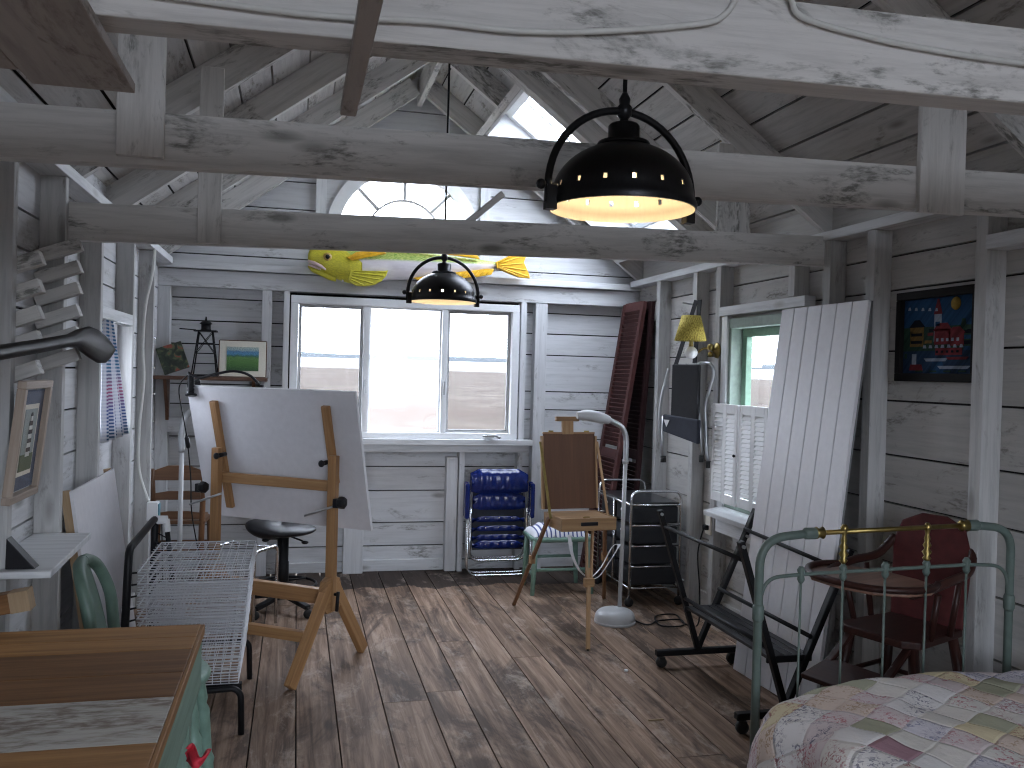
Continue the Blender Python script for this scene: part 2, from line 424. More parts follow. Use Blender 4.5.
# rafters, each its own timber
GR = 'rafters under the roof boards'
def rafter(side, y, s0, s1, lab, t=.045):
    mb = MB(); slope_box(mb, side, s0, s1, y, y + t, 0, .138)
    return struct(mb, 'ceiling_rafter', M['beam'], lab, 'rafter', GR)
for y, where in ((1.63, 'above the nearest beam'), (2.58, 'above the middle tie beam'), (3.95, 'above the tie beam beyond the big lamp'), (4.78, 'between the two pendant lamps'),
                 (5.66, 'second in front of the gable wall'), (6.46, 'against the gable wall')):
    rafter(-1, y, .02, 2.3, 'painted rafter on the picture side of the roof, ' + where)
    if y == 5.66: rafter(1, y, .02, SKY[0] - .05, 'short painted rafter ending at the upper edge of the skylight')
    else: rafter(1, y, .02, 2.3, 'painted rafter on the skylight side of the roof, ' + where)
rafter(1, 5.10, .02, 2.3, 'painted rafter along the near edge of the skylight', .09)
mb = MB(); slope_box(mb, 1, SKY[0] - .05, SKY[0] - .005, 5.19, 6.46, 0, .138)
struct(mb, 'ceiling_rafter', M['beam'], 'painted header along the upper edge of the skylight', 'rafter', GR)
mb = MB(); slope_box(mb, 1, SKY[1] + .005, SKY[1] + .05, 5.19, 6.46, 0, .138)
struct(mb, 'ceiling_rafter', M['beam'], 'painted header along the lower edge of the skylight', 'rafter', GR)
mb = MB(); mb.span(RX - .018, RX + .018, YR, YB, RZ - .06, RZ + .13)
struct(mb, 'ridge_beam', M['beam'], 'painted ridge board running under the peak of the roof', 'beam')

# skylight
mb = MB()
for a in ((SKY[0], SKY[0]+.02, SKY[2], SKY[3]), (SKY[1]-.02, SKY[1], SKY[2], SKY[3]), (SKY[0], SKY[1], SKY[2], SKY[2]+.02), (SKY[0], SKY[1], SKY[3]-.02, SKY[3])):
    slope_box(mb, 1, *a, .04, .34)
sk = struct(mb, 'window_5', M['trimwhite'], 'skylight let into the sloping roof boards', 'window')
mb = MB(); q = .055
for a in ((SKY[0]+.02, SKY[0]+.02+q, SKY[2]+.02, SKY[3]-.02), (SKY[1]-.02-q, SKY[1]-.02, SKY[2]+.02, SKY[3]-.02), (SKY[0]+.02+q, SKY[1]-.02-q, SKY[2]+.02, SKY[2]+.02+q), (SKY[0]+.02+q, SKY[1]-.02-q, SKY[3]-.02-q, SKY[3]-.02)):
    slope_box(mb, 1, *a, .25, .31)
slope_box(mb, 1, SKY[0]+.06, SKY[1]-.06, 5.93, 5.955, .26, .29)
mb.build('sash', M['wframe'], sk, bevel=.004)
mb = MB(); slope_box(mb, 1, SKY[0]+.05, SKY[1]-.05, SKY[2]+.05, SKY[3]-.05, .285, .289); mb.build('pane', M['glass'], sk)

# wall studs
GS = 'studs of the side walls'
def stud(x0, x1, y0, y1, z0, z1, lab, mat='stud'):
    mb = MB(); mb.span(x0, x1, y0, y1, z0, z1)
    return struct(mb, 'wall_stud', M[mat], lab, 'stud', GS, .003)
for y, lab in ((-1.0, 'stud of the picture wall, well behind the table'), (.6, 'stud of the picture wall, beside the near half of the table'), (1.8, 'stud of the picture wall, beside the table'),
               (3.01, 'wide post of the picture wall, under the first column of slats'), (3.63, 'post of the picture wall carrying the far tie beam'),
               (4.27, 'stud of the picture wall, on the near side of the checked curtain'), (5.07, 'stud of the picture wall, on the far side of the checked curtain'), (5.76, 'stud of the picture wall beside the white cable')):
    stud(XL, SL, y, y + .045, 0, 2.2, lab)
for y, lab, x in ((-1.0, 'stud of the right side wall, well behind the bed', SR), (.6, 'stud of the right side wall, beside the head of the bed', SR), (1.8, 'stud of the right side wall, beside the bed', SR), (2.81, 'stud of the right side wall beside the dark framed picture', SR), (3.48, 'stud of the right side wall next to the edge of the leaning panel', SR),
               (3.82, 'post of the right side wall under the end of the far tie beam', SR), (4.14, 'stud of the right side wall above the leaning panel', SR),
               (4.97, 'stud of the right side wall with the brass lamp plate', SR), (5.30, 'stud of the right side wall behind the hanging camp stool', SR), (5.90, 'stud of the right side wall beside the red shutters', SR)):
    t = .06
    stud(x, XR, y, y + t, 0 if not 4.05 < y < 4.86 else 1.95, 2.2, lab)
stud(SL - .09, -.866, SB, YB, 0, 2.05, 'corner stud of the back wall beside the wall shelf', 'white')
stud(-.251, -.182, SB, YB, 0, 2.05, 'stud of the back wall between the small landscape and the window', 'white')
stud(-.10, -.058, SB, YB, .0, .95, 'casing stud along the curtainless side of the triple window', 'white')
stud(1.66, 1.70, SB, YB, 0, .95, 'stud of the back wall right beside the triple window', 'white')
stud(1.775, 1.87, SB, YB, 0, 2.05, 'stud of the back wall behind the paint box easel', 'white')
stud(2.5, 2.6, SB, YB, 0, 2.05, 'corner stud of the back wall behind the red shutters', 'white')
stud(.362, .506, SB, YB, 0, .95, 'wide stud below the window behind the drawing board', 'white')
stud(1.115, 1.200, SB, YB, 0, .86, 'short stud below the window beside the blue chairs', 'white')
stud(1.206, 1.246, SB - .02, YB, 0, .90, 'thin post below the window touching the blue chairs', 'white')
# plates and girts
mb = MB(); mb.span(XL, XR, SB - .004, YB, 2.052, 2.172); struct(mb, 'wall_girt', M['white'], 'long board across the back wall under the wooden fish', 'board', bevel=.003)
mb = MB(); mb.span(XL, XR, SB - .045, YB, 2.178, 2.225); struct(mb, 'wall_plate', M['trimwhite'], 'top plate of the back wall behind the wooden fish', 'plate', bevel=.003)
mb = MB(); mb.span(XL - .02, SL + .01, YR, SB - .05, 2.2, 2.245); struct(mb, 'wall_plate', M['trimwhite'], 'top plate of the wall with the lighthouse picture', 'plate', bevel=.003)
mb = MB(); mb.span(SR - .01, XR + .02, 2.98, SB - .05, 2.2, 2.245); struct(mb, 'wall_plate', M['trimwhite'], 'top plate of the right side wall over the leaning panel', 'plate', bevel=.003)
mb = MB(); mb.span(SR - .01, XR + .02, YR, 2.81, 2.02, 2.075); struct(mb, 'wall_girt', M['trimwhite'], 'low blocking board of the right side wall beyond the dark picture', 'board', bevel=.003)
mb = MB(); mb.span(-.866, -.251, SB - .015, SB + .06, 1.03, 1.135); struct(mb, 'wall_girt', M['white'], 'short white board on the back wall under the brown shelf', 'board', bevel=.003)
mb = MB(); mb.span(SL - .07, SL, 4.32, 5.07, 1.705, 1.76); struct(mb, 'window_header', M['trimwhite'], 'short white header over the checked curtain', 'board', bevel=.003)
mb = MB(); mb.span(SR - .005, SR + .06, 4.03, 4.97, 1.89, 1.945); struct(mb, 'window_header', M['trimwhite'], 'white header board over the green side window', 'board', bevel=.003)
mb = MB(); mb.span(.5, 1.115, YB - .03, YB, 0, .085); mb.span(1.246, 2.5, YB - .03, YB, 0, .07); mb.span(-.86, .362, YB - .03, YB, 0, .075)
struct(mb, 'baseboard_back', M['white'], 'low ragged baseboard along the back wall', 'baseboard', bevel=.004)
mb = MB(); mb.span(XR - .02, XR, YR, 6.5, 0, .12); struct(mb, 'baseboard_right', M['stud'], 'low baseboard along the side wall behind the black rack', 'baseboard', bevel=.004)
mb = MB(); mb.span(XL, XL + .02, YR, 6.5, 0, .1); struct(mb, 'baseboard_left', M['stud'], 'low baseboard along the picture wall', 'baseboard', bevel=.004)

# tie beams and the boards hung from them
def beam(name, xl, yl, zl, xr, yr, zr, h, t, lab, mat='beam'):
    mb = MB(); mb.bar((xl, yl, zl + h/2), (xr, yr, zr + h/2), t, h)
    return struct(mb, name, M[mat], lab, 'beam', None, .004)
beam('tie_beam', SL - .03, 3.70, 1.966, SR + .02, 3.90, 2.08, .146, .05, 'far tie beam crossing in front of the wooden fish')
beam('tie_beam', XL, 2.53, 2.015, XR - .004, 2.55, 2.098, .143, .05, 'middle tie beam just behind the big pendant lamp')
beam('tie_beam', XL, 1.575, 2.045, XR, 1.575, 2.118, .155, .08, 'nearest thick tie beam with white cables stapled to it')
def hanger(x0, x1, y, z0, z1, lab):
    mb = MB(); mb.span(x0, x1, y - .022, y, z0, z1)
    return struct(mb, 'hanger_board', M['beam'], lab, 'board', 'boards tying beams to rafters', .003)
hanger(-.473, -.355, 2.503, 2.045, 2.62, 'short upright board nailed on the middle tie beam near the loose planks')
hanger(1.978, 2.152, 2.519, 2.07, 2.72, 'short upright board nailed on the middle tie beam near the dark picture')
hanger(-.395, -.305, 3.69, 1.985, 2.68, 'upright board on the far tie beam over the drawing board')
hanger(1.985, 2.16, 3.975, 2.16, 2.66, 'wide upright board behind the far tie beam near the side wall')
mb = MB(); mb.bar((.60, 3.985, 2.06), (.905, 3.985, 2.33), .03, .075, (0, 1, 0)); struct(mb, 'brace_board', M['beam'], 'slanting brace board rising from the far tie beam near the half-round window', 'brace', None, .003)
def plank(x0, x1, y0, y1, z, t, lab, nm='loose_plank'):
    mb = MB(); mb.span(x0, x1, y0, y1, z, z + t)
    return tag(mb.build(nm, M['raw'], bevel=.003), lab, 'plank', 'loose boards under the nearest beam')
plank(-.505, -.32, -.6, 1.86, 2.03, .02, 'loose brownish plank nearer the upright board under the nearest beam')
plank(-.72, -.51, -.6, 1.80, 2.035, .02, 'loose brownish plank closest to the picture wall under the nearest beam')
plank(.078, .112, -.3, 1.93, 2.045, .022, 'narrow bare wood batten nailed under the nearest beam', 'wood_batten')

# ------------------------------------------------------------------ windows
mb = MB(); y0, y1 = SB - .03, YB + .03
x0, x1, z0, z1 = W1
for a in ((x0-.02, x1+.02, z1-.035, z1+.02), (x0-.02, x1+.02, z0, z0+.045), (x0-.02, x0+.035, z0+.045, z1-.035), (x1-.035, x1+.02, z0+.045, z1-.035)): mb.span(a[0], a[1], y0+.01, y1, a[2], a[3])
mb.span(.47, .515, y0+.02, y1, z0+.045, z1-.035); mb.span(1.052, 1.095, y0+.02, y1, z0+.045, z1-.035)
w1 = struct(mb, 'window_1', M['wframe'], 'wide triple window in the back wall looking out to the shore', 'window', bevel=.004)
def sash(par, X0, X1, Z0, Z1, y, w, mat, t=.03):
    mb = MB(); mb.span(X0, X1, y, y+t, Z1-w, Z1); mb.span(X0, X1, y, y+t, Z0, Z0+w); mb.span(X0, X0+w, y, y+t, Z0+w, Z1-w); mb.span(X1-w, X1, y, y+t, Z0+w, Z1-w)
    sobj = mb.build('sash', mat, par, bevel=.004)
    mb = MB(); mb.span(X0+w*.8, X1-w*.8, y+t*.5, y+t*.5+.003, Z0+w*.8, Z1-w*.8); mb.build('pane', M['glass'], sobj)
    return sobj
M['sashgrey'] = plain('sash_vinyl_grey', (.42, .42, .42), .5, 0, .05)
for X0, X1, sc in ((x0+.036, .469, True), (.516, 1.051, False), (1.096, x1-.036, True)):
    so = sash(w1, X0, X1, z0+.046, z1-.036, SB + .035, .022 if sc else .012, M['sashgrey'] if sc else M['wframe'])
    if sc:
        mb = MB(); mb.span(X0+.018, X1-.018, SB+.03, SB+.031, z0+.062, z1-.054); mb.build('insect_screen', M['screen'], so)
mb = MB(); mb.span(-.12, 1.76, SB - .065, SB + .0, .955, 1.0); mb.span(-.1, 1.74, SB - .02, SB + .02, .9, .955)
mb.build('window_sill', M['trimwhite'], w1, bevel=.004)
mb = MB(); mb.span(1.40, 1.46, SB-.05, SB-.02, 1.015, 1.045); mb.tube([(1.40, SB-.045, 1.03), (1.37, SB-.07, 1.028), (1.46, SB-.085, 1.035), (1.49, SB-.085, 1.02)], .008, 6); mb.ball((1.495, SB-.085, 1.02), .012, 8)
mb.build('crank_handle', M['steel'], w1)
for xx in (.492, 1.073):
    mb = MB(); mb.span(xx-.008, xx+.008, SB-.035, SB-.012, 1.33, 1.43); mb.build('latch', M['steel'], w1, bevel=.003)
mb = MB(); mb.span(-.10, -.06, SB-.02, SB+.02, 1.0, 2.05); mb.span(1.655, 1.70, SB-.02, SB+.02, 1.0, 2.05)
mb.build('casing', M['trimwhite'], w1, bevel=.003)

# half-round sunburst window in the gable
def ring(mb, c, r0, r1, y0, y1, n=28, a0=0, a1=PI):
    """half ring in the XZ plane with real depth."""
    pts = lambda r: [(c[0] + r*math.cos(a0+(a1-a0)*i/n), c[1] + r*math.sin(a0+(a1-a0)*i/n)) for i in range(n+1)]
    A, B = pts(r0), pts(r1)
    ids = [[mb.vert((p[0], y, p[1])) for p in q] for q in (A, B) for y in (y0, y1)]   # A0 A1 B0 B1
    for i in range(n):
        a, a2, b, b2 = ids
        mb.face((a[i], a[i+1], b[i+1], b[i])); mb.face((a2[i+1], a2[i], b2[i], b2[i+1]))
        mb.face((a[i+1], a[i], a2[i], a2[i+1])); mb.face((b[i], b[i+1], b2[i+1], b2[i]))
    for k in (0, n): mb.face((ids[0][k], ids[2][k], ids[3][k], ids[1][k]))
mb = MB(); ring(mb, FC, FR - .045, FR + .045, YB - .025, YB + .05); mb.span(FC[0]-FR-.045, FC[0]+FR+.045, YB-.03, YB+.05, FC[1]-.05, FC[1])
w2 = struct(mb, 'window_2', M['wframe'], 'half-round sunburst window high in the gable', 'window')
mb = MB(); ring(mb, FC, .270, .284, YB - .005, YB + .02)
for a in (45, 90, 135):
    ca, sa = math.cos(math.radians(a)), math.sin(math.radians(a))
    mb.bar((FC[0]+.285*ca, YB+.008, FC[1]+.285*sa), (FC[0]+(FR-.04)*ca, YB+.008, FC[1]+(FR-.04)*sa), .025, .013, (0, 1, 0))
mb.build('glazing_bars', M['sashgrey'], w2)
mb = MB(); mb.prism([(FC[0]+(FR-.02)*math.cos(PI*i/20), FC[1]+(FR-.02)*math.sin(PI*i/20)) for i in range(21)], .003, (0, YB+.03, 0), (1, 0, 0), (0, 0, 1)); mb.build('pane', M['glass'], w2)
mb = MB(); mb.span(FC[0]-FR-.12, FC[0]-FR-.045, YB-.03, YB, 2.24, 2.97); struct(mb, 'trim_1', M['trimwhite'], 'upright trim board beside the half-round window on the picture side', 'trim')
mb = MB(); mb.span(FC[0]+FR+.045, FC[0]+FR+.12, YB-.03, YB, 2.24, 2.97); struct(mb, 'trim_2', M['trimwhite'], 'upright trim board beside the half-round window on the skylight side', 'trim')

# green window of the right side wall
ya, yb, z0, z1 = WR
mb = MB()
for a in ((ya-.02, yb+.02, z1-.03, z1+.03), (ya-.02, yb+.02, z0-.03, z0+.03), (ya-.02, ya+.03, z0+.03, z1-.03), (yb-.03, yb+.02, z0+.03, z1-.03)): mb.span(SR+.01, XR+.05, a[0], a[1], a[2], a[3])
w3 = struct(mb, 'window_3', plain('greyed_green_paint', (.26, .33, .28), .55), 'side window with green sash behind the louvred half shutters', 'window', bevel=.003)
mb = MB(); w = .05
for a in ((ya+.03, yb-.03, z1-.03-w, z1-.03), (ya+.03, yb-.03, z0+.03, z0+.03+w), (ya+.03, ya+.03+w, z0+.03+w, z1-.03-w), (yb-.03-w, yb-.03, z0+.03+w, z1-.03-w)): mb.span(XR-.005, XR+.035, a[0], a[1], a[2], a[3])
so = mb.build('sash', M['gframe'], w3, bevel=.004)
mb = MB(); mb.span(XR+.04, XR+.041, ya+.04, yb-.04, z0+.04, z1-.04); mb.build('insect_screen', M['screen'], so)  # screen sheet added here to dim the bright view outside
mb = MB(); mb.span(XR+.012, XR+.015, ya+.07, yb-.07, z0+.07, z1-.07); mb.build('pane', M['glass'], so)
mb = MB(); mb.span(SR-.005, SR+.03, yb+.0, yb+.07, z0-.04, z1+.045); mb.build('casing', M['trimwhite'], w3, bevel=.003)
mb = MB(); mb.box((2.475, 4.45, .705), (.13, .86, .03), Matrix.Rotation(math.radians(-10), 3, 'Y')); mb.span(2.49, 2.53, 4.04, 4.87, .58, .68)
mb.build('window_sill', M['trimwhite'], w3, bevel=.004)
# window of the picture wall, behind the curtain
ya, yb, z0, z1 = WL
mb = MB()
for a in ((ya-.02, yb+.02, z1-.04, z1+.02), (ya-.02, yb+.02, z0-.02, z0+.04), (ya-.02, ya+.04, z0+.04, z1-.04), (yb-.04, yb+.02, z0+.04, z1-.04)): mb.span(XL-.05, XL+.02, a[0], a[1], a[2], a[3])
w4 = struct(mb, 'window_4', M['wframe'], 'small side window behind the checked curtain', 'window', bevel=.003)
mb = MB(); mb.span(XL-.03, XL-.027, ya+.03, yb-.03, z0+.03, z1-.03); mb.build('pane', M['glass'], w4)
# unseen wide window added behind the viewer so daylight reaches beams and quilt
mb = MB(); x0, x1, z0, z1 = WX
for a in ((x0, x1, z1-.05, z1), (x0, x1, z0, z0+.05), (x0, x0+.05, z0+.05, z1-.05), (x1-.05, x1, z0+.05, z1-.05), ((x0+x1)/2-.03, (x0+x1)/2+.03, z0+.05, z1-.05)): mb.span(a[0], a[1], YR-.05, YR+.02, a[2], a[3])
w6 = struct(mb, 'added_window_6', M['wframe'], 'wide unseen window added in the wall behind the viewer for daylight', 'window')
mb = MB(); mb.span(x0+.04, x1-.04, YR-.02, YR-.017, z0+.04, z1-.04); mb.build('pane', M['glass'], w6)

mb = MB(); x0, x1, z0, z1 = WG  # unseen gable window, added to throw daylight on the tie beams
for a in ((x0, x1, z1-.05, z1), (x0, x1, z0, z0+.05), (x0, x0+.05, z0+.05, z1-.05), (x1-.05, x1, z0+.05, z1-.05)): mb.span(a[0], a[1], YR-.05, YR+.02, a[2], a[3])
w7 = struct(mb, 'added_window_7', M['wframe'], 'unseen gable window added high behind the viewer to light the beams', 'window')
mb = MB(); mb.span(x0+.04, x1-.04, YR-.02, YR-.017, z0+.04, z1-.04); mb.build('pane', M['glass'], w7)

# ------------------------------------------------------------------ outside: field, bay and far shore
def ring_land(name, prof, mat, lab, cat, bumpy=0, nseg=120):
    """land around the shed: (radius, height) profile about the room, with a hole for the room itself."""
    mb = MB(); ids = []
    for k in range(nseg):
        a = 2*PI*k/nseg; row = []
        for i, (r_, z_) in enumerate(prof):
            h = z_
            if bumpy and i >= 2: h += bumpy*(mnoise.noise(V((math.cos(a)*5, math.sin(a)*5, i*1.7))) + .5*mnoise.noise(V((math.cos(a)*14, math.sin(a)*14, i*2.9))))
            row.append(mb.vert((.85 + r_*math.cos(a), 2.2 + r_*math.sin(a), h)))
        ids.append(row)
    for k in range(nseg):
        A, B = ids[k], ids[(k+1) % nseg]
        for i in range(len(prof)-1): mb.face((A[i], B[i], B[i+1], A[i+1]), None, 0, True)
    return struct(mb, name, mat, lab, cat)
def land_mat(name, c1, c2, c3):
    t = NT(name); tc = t.n('ShaderNodeTexCoord'); nz = t.noise(tc.outputs['Object'], .6, 9, .75); n2 = t.noise(tc.outputs['Object'], .05, 5, .65)
    t.color(t.mix(t.ramp(n2, [(.45, 0.), (.6, 1.)]), t.ramp(nz, [(.35, c1), (.65, c2)]), c3)).set(.95, 0, .1); return t.m
M['field'] = land_mat('dry_field', (.034, .024, .018), (.105, .088, .07), (.06, .044, .034))
M['sea'] = plain('sea_water', (.10, .115, .12), .35, 0, .03)
M['hill'] = land_mat('far_hill', (.047, .057, .064), (.062, .071, .076), (.055, .064, .07))
ring_land('ground', [(4.6, -.55), (9, -.7), (20, -.2), (45, .6), (90, 1.1), (140, 1.75)], M['field'], 'pale dry field between the shed and the bay', 'field')
ring_land('sea', [(138, 1.72), (900, 12.8)], M['sea'], 'pale strip of bay seen through the windows', 'sea')
ring_land('far_shore_hill', [(890, 12.2), (900, 13.5), (930, 17), (1000, 19.5), (1100, 16)], M['hill'], 'low hills on the far shore of the bay', 'hill', 3.5)
for i, (az, lab) in enumerate(((27.6, 'white house on the far shore, nearer the window frame'), (29.2, 'white house on the far shore, nearer the leaning panel'))):
    a = math.radians(az); c = V((math.sin(a)*880, math.cos(a)*880, 14.2)); 
    t = thing('house', lab, 'house', c, -a, 'houses on the far shore')
    mb = MB(); mb.span(-7, 7, -4, 4, 0, 5); mb.build('walls', M['wframe'], t, local=True)
    mb = MB(); mb.prism([(-4.5, 5), (4.5, 5), (0, 8.5)], 15, (0, 0, 0), (0, 1, 0), (0, 0, 1)); mb.build('roof', M['sashgrey'], t, local=True)
# ------------------------------------------------------------------ pendant lamps
def pendant(loc, cord_top, label, power):
    """origin at the middle of the rim, dome 0.40 m wide"""
    t = thing('pendant_lamp', label, 'lamp', loc, 0, 'black dome pendant lamps')
    R = .197; prof = []
    prof.append((R + .004, -.012)); prof.append((R + .006, 0)); prof.append((R + .002, .012))
    for i in range(15):
        a = i/14*math.radians(78); prof.append((max(.045, R*math.cos(a)*.985), .020 + .150*math.sin(a)))
    hole_row = [3, 4]
    mb = MB(); N = 112
    zrow = 4
    mb.lathe(prof, N, m=0, skip=lambda i, k: i == zrow and k % 7 == 3, cap=False)
    shade = mb.build('shade', M['lampiron'], t, local=True)
    inner = [(r - .004, z - .001) for r, z in prof]
    mb = MB(); mb.lathe(inner, N, m=0, skip=lambda i, k: i == zrow and k % 7 == 3, cap=False); mb.build('enamel_lining', M['enamel'], shade, local=True)
    mb = MB(); mb.lathe([(.07, .160), (.074, .164), (.07, .172), (.05, .176), (.043, .178), (.043, .216), (.038, .222), (.016, .224), (.012, .232), (.010, .25)], 28)
    mb.build('socket_cap', M['lampiron'], t, local=True)
    mb = MB(); ang = math.radians(8); pts = [(.222, 0, -.005), (.222, 0, .03)]
    pts = [(.222, 0, -.012)] + [(.222*math.cos(PI*i/28), 0, .035 + .222*math.sin(PI*i/28)) for i in range(29)] + [(-.222, 0, -.012)]
    Rz = Matrix.Rotation(ang, 4, 'Z'); mb.T = Rz
    P = [V(p) for p in pts]
    mb.tube(P, .0105, 10)
    mb.build('yoke', M['lampiron'], t, local=True)
    for sx in (1, -1):
        mb = MB(Rz); mb.tube([(sx*.195, 0, .035), (sx*.238, 0, .035)], .007, 8); mb.ball((sx*.242, 0, .035), .014, 10); mb.span(sx*.200, sx*.228, -.013, .013, -.03, .035)
        mb.build('side_knob', M['lampiron'], t, local=True)
    mb = MB(); mb.lathe([(.010, .235), (.020, .246), (.021, .268), (.014, .276), (.016, .29), (.006, .31)], 16); mb.build('finial', M['lampiron'], t, local=True)
    mb = MB(); mb.tube([(0, 0, .30), (0, 0, cord_top - loc[2])], .0065, 8); mb.build('cord', M['black'], t, local=True)
    mb = MB(); mb.ball((0, 0, .075), .036, 18, (1, 1, 1.15)); mb.lathe([(.016, .11), (.018, .165)], 14)
    mb.build('bulb', M['bulb'], t, local=True)
    return t
pendant((.853, 2.27, 1.968), 3.50, 'big black dome pendant lamp with lit bulb in front of the middle tie beam', 1)
pendant((.852, 5.27, 1.935), 3.50, 'smaller looking black dome pendant lamp hanging before the wooden fish', 1)

# ------------------------------------------------------------------ wooden fish on the back wall
fish = thing('wooden_fish', 'yellow and white carved wooden fish hung over the triple window', 'wall ornament', (.85, 6.47, 2.08))
yc = SB - .07
M['fishyellow'] = plain('fish_yellow', (.52, .47, .03), .45, 0, .25)
M['fishorange'] = plain('fish_fin_orange', (.75, .42, .015), .45, 0, .2)
def fish_body_mat():
    t = NT('fish_body'); tc = t.n('ShaderNodeTexCoord'); sep = t.n('ShaderNodeSeparateXYZ'); t.link(tc.outputs['UV'], sep.inputs[0])
    sp = t.noise(t.uv(60, 60), 1, 3); top = t.ramp(sep.outputs[1], [(.60, 0.), (.68, 1.)])
    sc = t.ramp(sp, [(.42, (.16, .34, .05)), (.58, (.62, .66, .2))]); wh = t.ramp(t.noise(t.uv(8, 4), 1, 5), [(.35, (.56, .52, .54)), (.65, (.72, .68, .70))])
    t.color(t.mix(top, wh, sc)).set(.4, 0, .5); return t.m
M['fishbody'] = fish_body_mat()
def lens_strip(mb, xs, tops, bots, t, us=1):
    """rounded body: vertical slices between bots and tops, thickness t at the middle."""
    nv = 16
    def fn(u, v):
        k = u*(len(xs)-1); i = min(int(k), len(xs)-2); f = k - i
        x = xs[i]*(1-f)+xs[i+1]*f; a = tops[i]*(1-f)+tops[i+1]*f; b = bots[i]*(1-f)+bots[i+1]*f
        th = 2*PI*v; h = (a-b)/2; taper = min(1, h/.05)
        return (x, yc - t*math.sin(th)*taper if True else 0, (a+b)/2 + h*math.cos(th))
    ids = [[mb.vert(fn(i/(len(xs)*3), j/nv)) for j in range(nv)] for i in range(len(xs)*3+1)]
    n = len(xs)*3
    for i in range(n):
        for j in range(nv):
            j2 = (j+1) % nv; vv = lambda q: .5 + .5*math.cos(2*PI*q/nv)
            mb.face((ids[i][j], ids[i][j2], ids[i+1][j2], ids[i+1][j]), [(us*i/n, vv(j)), (us*i/n, vv(j+1)), (us*(i+1)/n, vv(j+1)), (us*(i+1)/n, vv(j))], 0, True)
    mb.face(ids[0]); mb.face(ids[-1][::-1])
mb = MB(); lens_strip(mb, [.30, .42, .6, .8, 1.0, 1.2, 1.36, 1.46], [2.37, 2.38, 2.385, 2.38, 2.37, 2.355, 2.345, 2.335], [2.13, 2.14, 2.155, 2.175, 2.20, 2.225, 2.255, 2.27], .045); mb.build('body', M['fishbody'], fish)
head = MB(); lens_strip(head, [.060, .072, .11, .18, .26, .34, .40, .44], [2.32, 2.35, 2.375, 2.385, 2.38, 2.36, 2.34, 2.30], [2.262, 2.248, 2.228, 2.18, 2.15, 2.125, 2.115, 2.14], .058)
hd = head.build('head', M['fishyellow'], fish)
mb = MB(); lens_strip(mb, [.062, .09, .15, .21, .26], [2.238, 2.236, 2.215, 2.19, 2.17], [2.222, 2.19, 2.165, 2.14, 2.13], .045); mb.build('lower_jaw', M['fishyellow'], hd)
M['lip'] = plain('fish_lip', (.6, .45, .42), .5)
mb = MB(); mb.tube([(.062, yc-.035, 2.264), (.10, yc-.05, 2.250), (.15, yc-.058, 2.228), (.185, yc-.06, 2.205)], [.010, .013, .012, .005], 8); mb.tube([(.064, yc-.03, 2.238), (.10, yc-.046, 2.226), (.15, yc-.054, 2.205)], [.008, .010, .006], 8); mb.build('lips', M['lip'], hd)
mb = MB(); mb.lathe([(.001, .012), (.014, .010), (.026, .004), (.03, 0)], 18, (.195, yc-.056, 2.298), Matrix.Rotation(PI/2, 3, 'X')); ey = mb.build('eye', plain('eye_ring', (.45, .3, .08), .3), hd)
mb = MB(); mb.ball((.195, yc-.064, 2.298), .017, 12); mb.build('pupil', M['black'], ey)
def fan_fin(name, pts, t, mat, ribs=None):
    mb = MB(); mb.prism(pts, t, (0, yc - .052, 0), (1, 0, 0), (0, 0, 1))
    for p, q in (ribs or []): mb.tube([(p[0], yc-.052-t/2, p[1]), (q[0], yc-.052-t/2, q[1])], .006, 6)
    return mb.build(name, mat, fish, bevel=.004)
fan_fin('pectoral_fin', [(.36, 2.215), (.45, 2.205), (.55, 2.205), (.625, 2.225), (.61, 2.18), (.58, 2.145), (.53, 2.115), (.45, 2.10), (.39, 2.105), (.34, 2.14)], .028, M['fishyellow'],
        [((.38, 2.205), (.61, 2.212)), ((.38, 2.19), (.6, 2.185)), ((.37, 2.175), (.57, 2.155)), ((.36, 2.16), (.52, 2.125)), ((.36, 2.145), (.45, 2.11))])
fan_fin('pectoral_fin', [(.33, 2.30), (.39, 2.34), (.48, 2.365), (.58, 2.365), (.61, 2.345), (.53, 2.325), (.45, 2.305), (.37, 2.28)], .028, M['fishorange'],
        [((.36, 2.30), (.58, 2.358)), ((.37, 2.295), (.56, 2.342)), ((.38, 2.29), (.54, 2.33))])
zz = [(.86 + .05*i, 2.185 - .012*abs(i-3)/3 + .004*i - (.0)) for i in range(13)]
fan_fin('anal_fin', [(.80, 2.18), (.95, 2.205), (1.1, 2.235), (1.25, 2.258), (1.36, 2.278), (1.41, 2.275), (1.39, 2.235), (1.3, 2.215), (1.16, 2.195), (1.05, 2.18), (.96, 2.16), (.86, 2.16)], .024, M['fishorange'],
        [((.9+.045*i, 2.172+.006*i), (.93+.045*i, 2.205+.006*i)) for i in range(11)])
fan_fin('tail_fin', [(1.42, 2.33), (1.5, 2.37), (1.58, 2.42), (1.66, 2.47), (1.69, 2.46), (1.65, 2.38), (1.635, 2.34), (1.68, 2.25), (1.685, 2.222), (1.60, 2.225), (1.52, 2.25), (1.43, 2.285)], .03, M['fishorange'],
        [((1.44, 2.295), (1.67, 2.235)), ((1.44, 2.30), (1.655, 2.28)), ((1.44, 2.305), (1.63, 2.33)), ((1.44, 2.315), (1.64, 2.39)), ((1.44, 2.325), (1.65, 2.44)), ((1.44, 2.29), (1.58, 2.24))])
fan_fin('dorsal_fin', [(.45, 2.40), (.5, 2.425), (.7, 2.43), (.9, 2.42), (1.1, 2.40), (1.28, 2.37), (1.3, 2.345), (1.0, 2.37), (.7, 2.39)], .024, M['fishorange'])

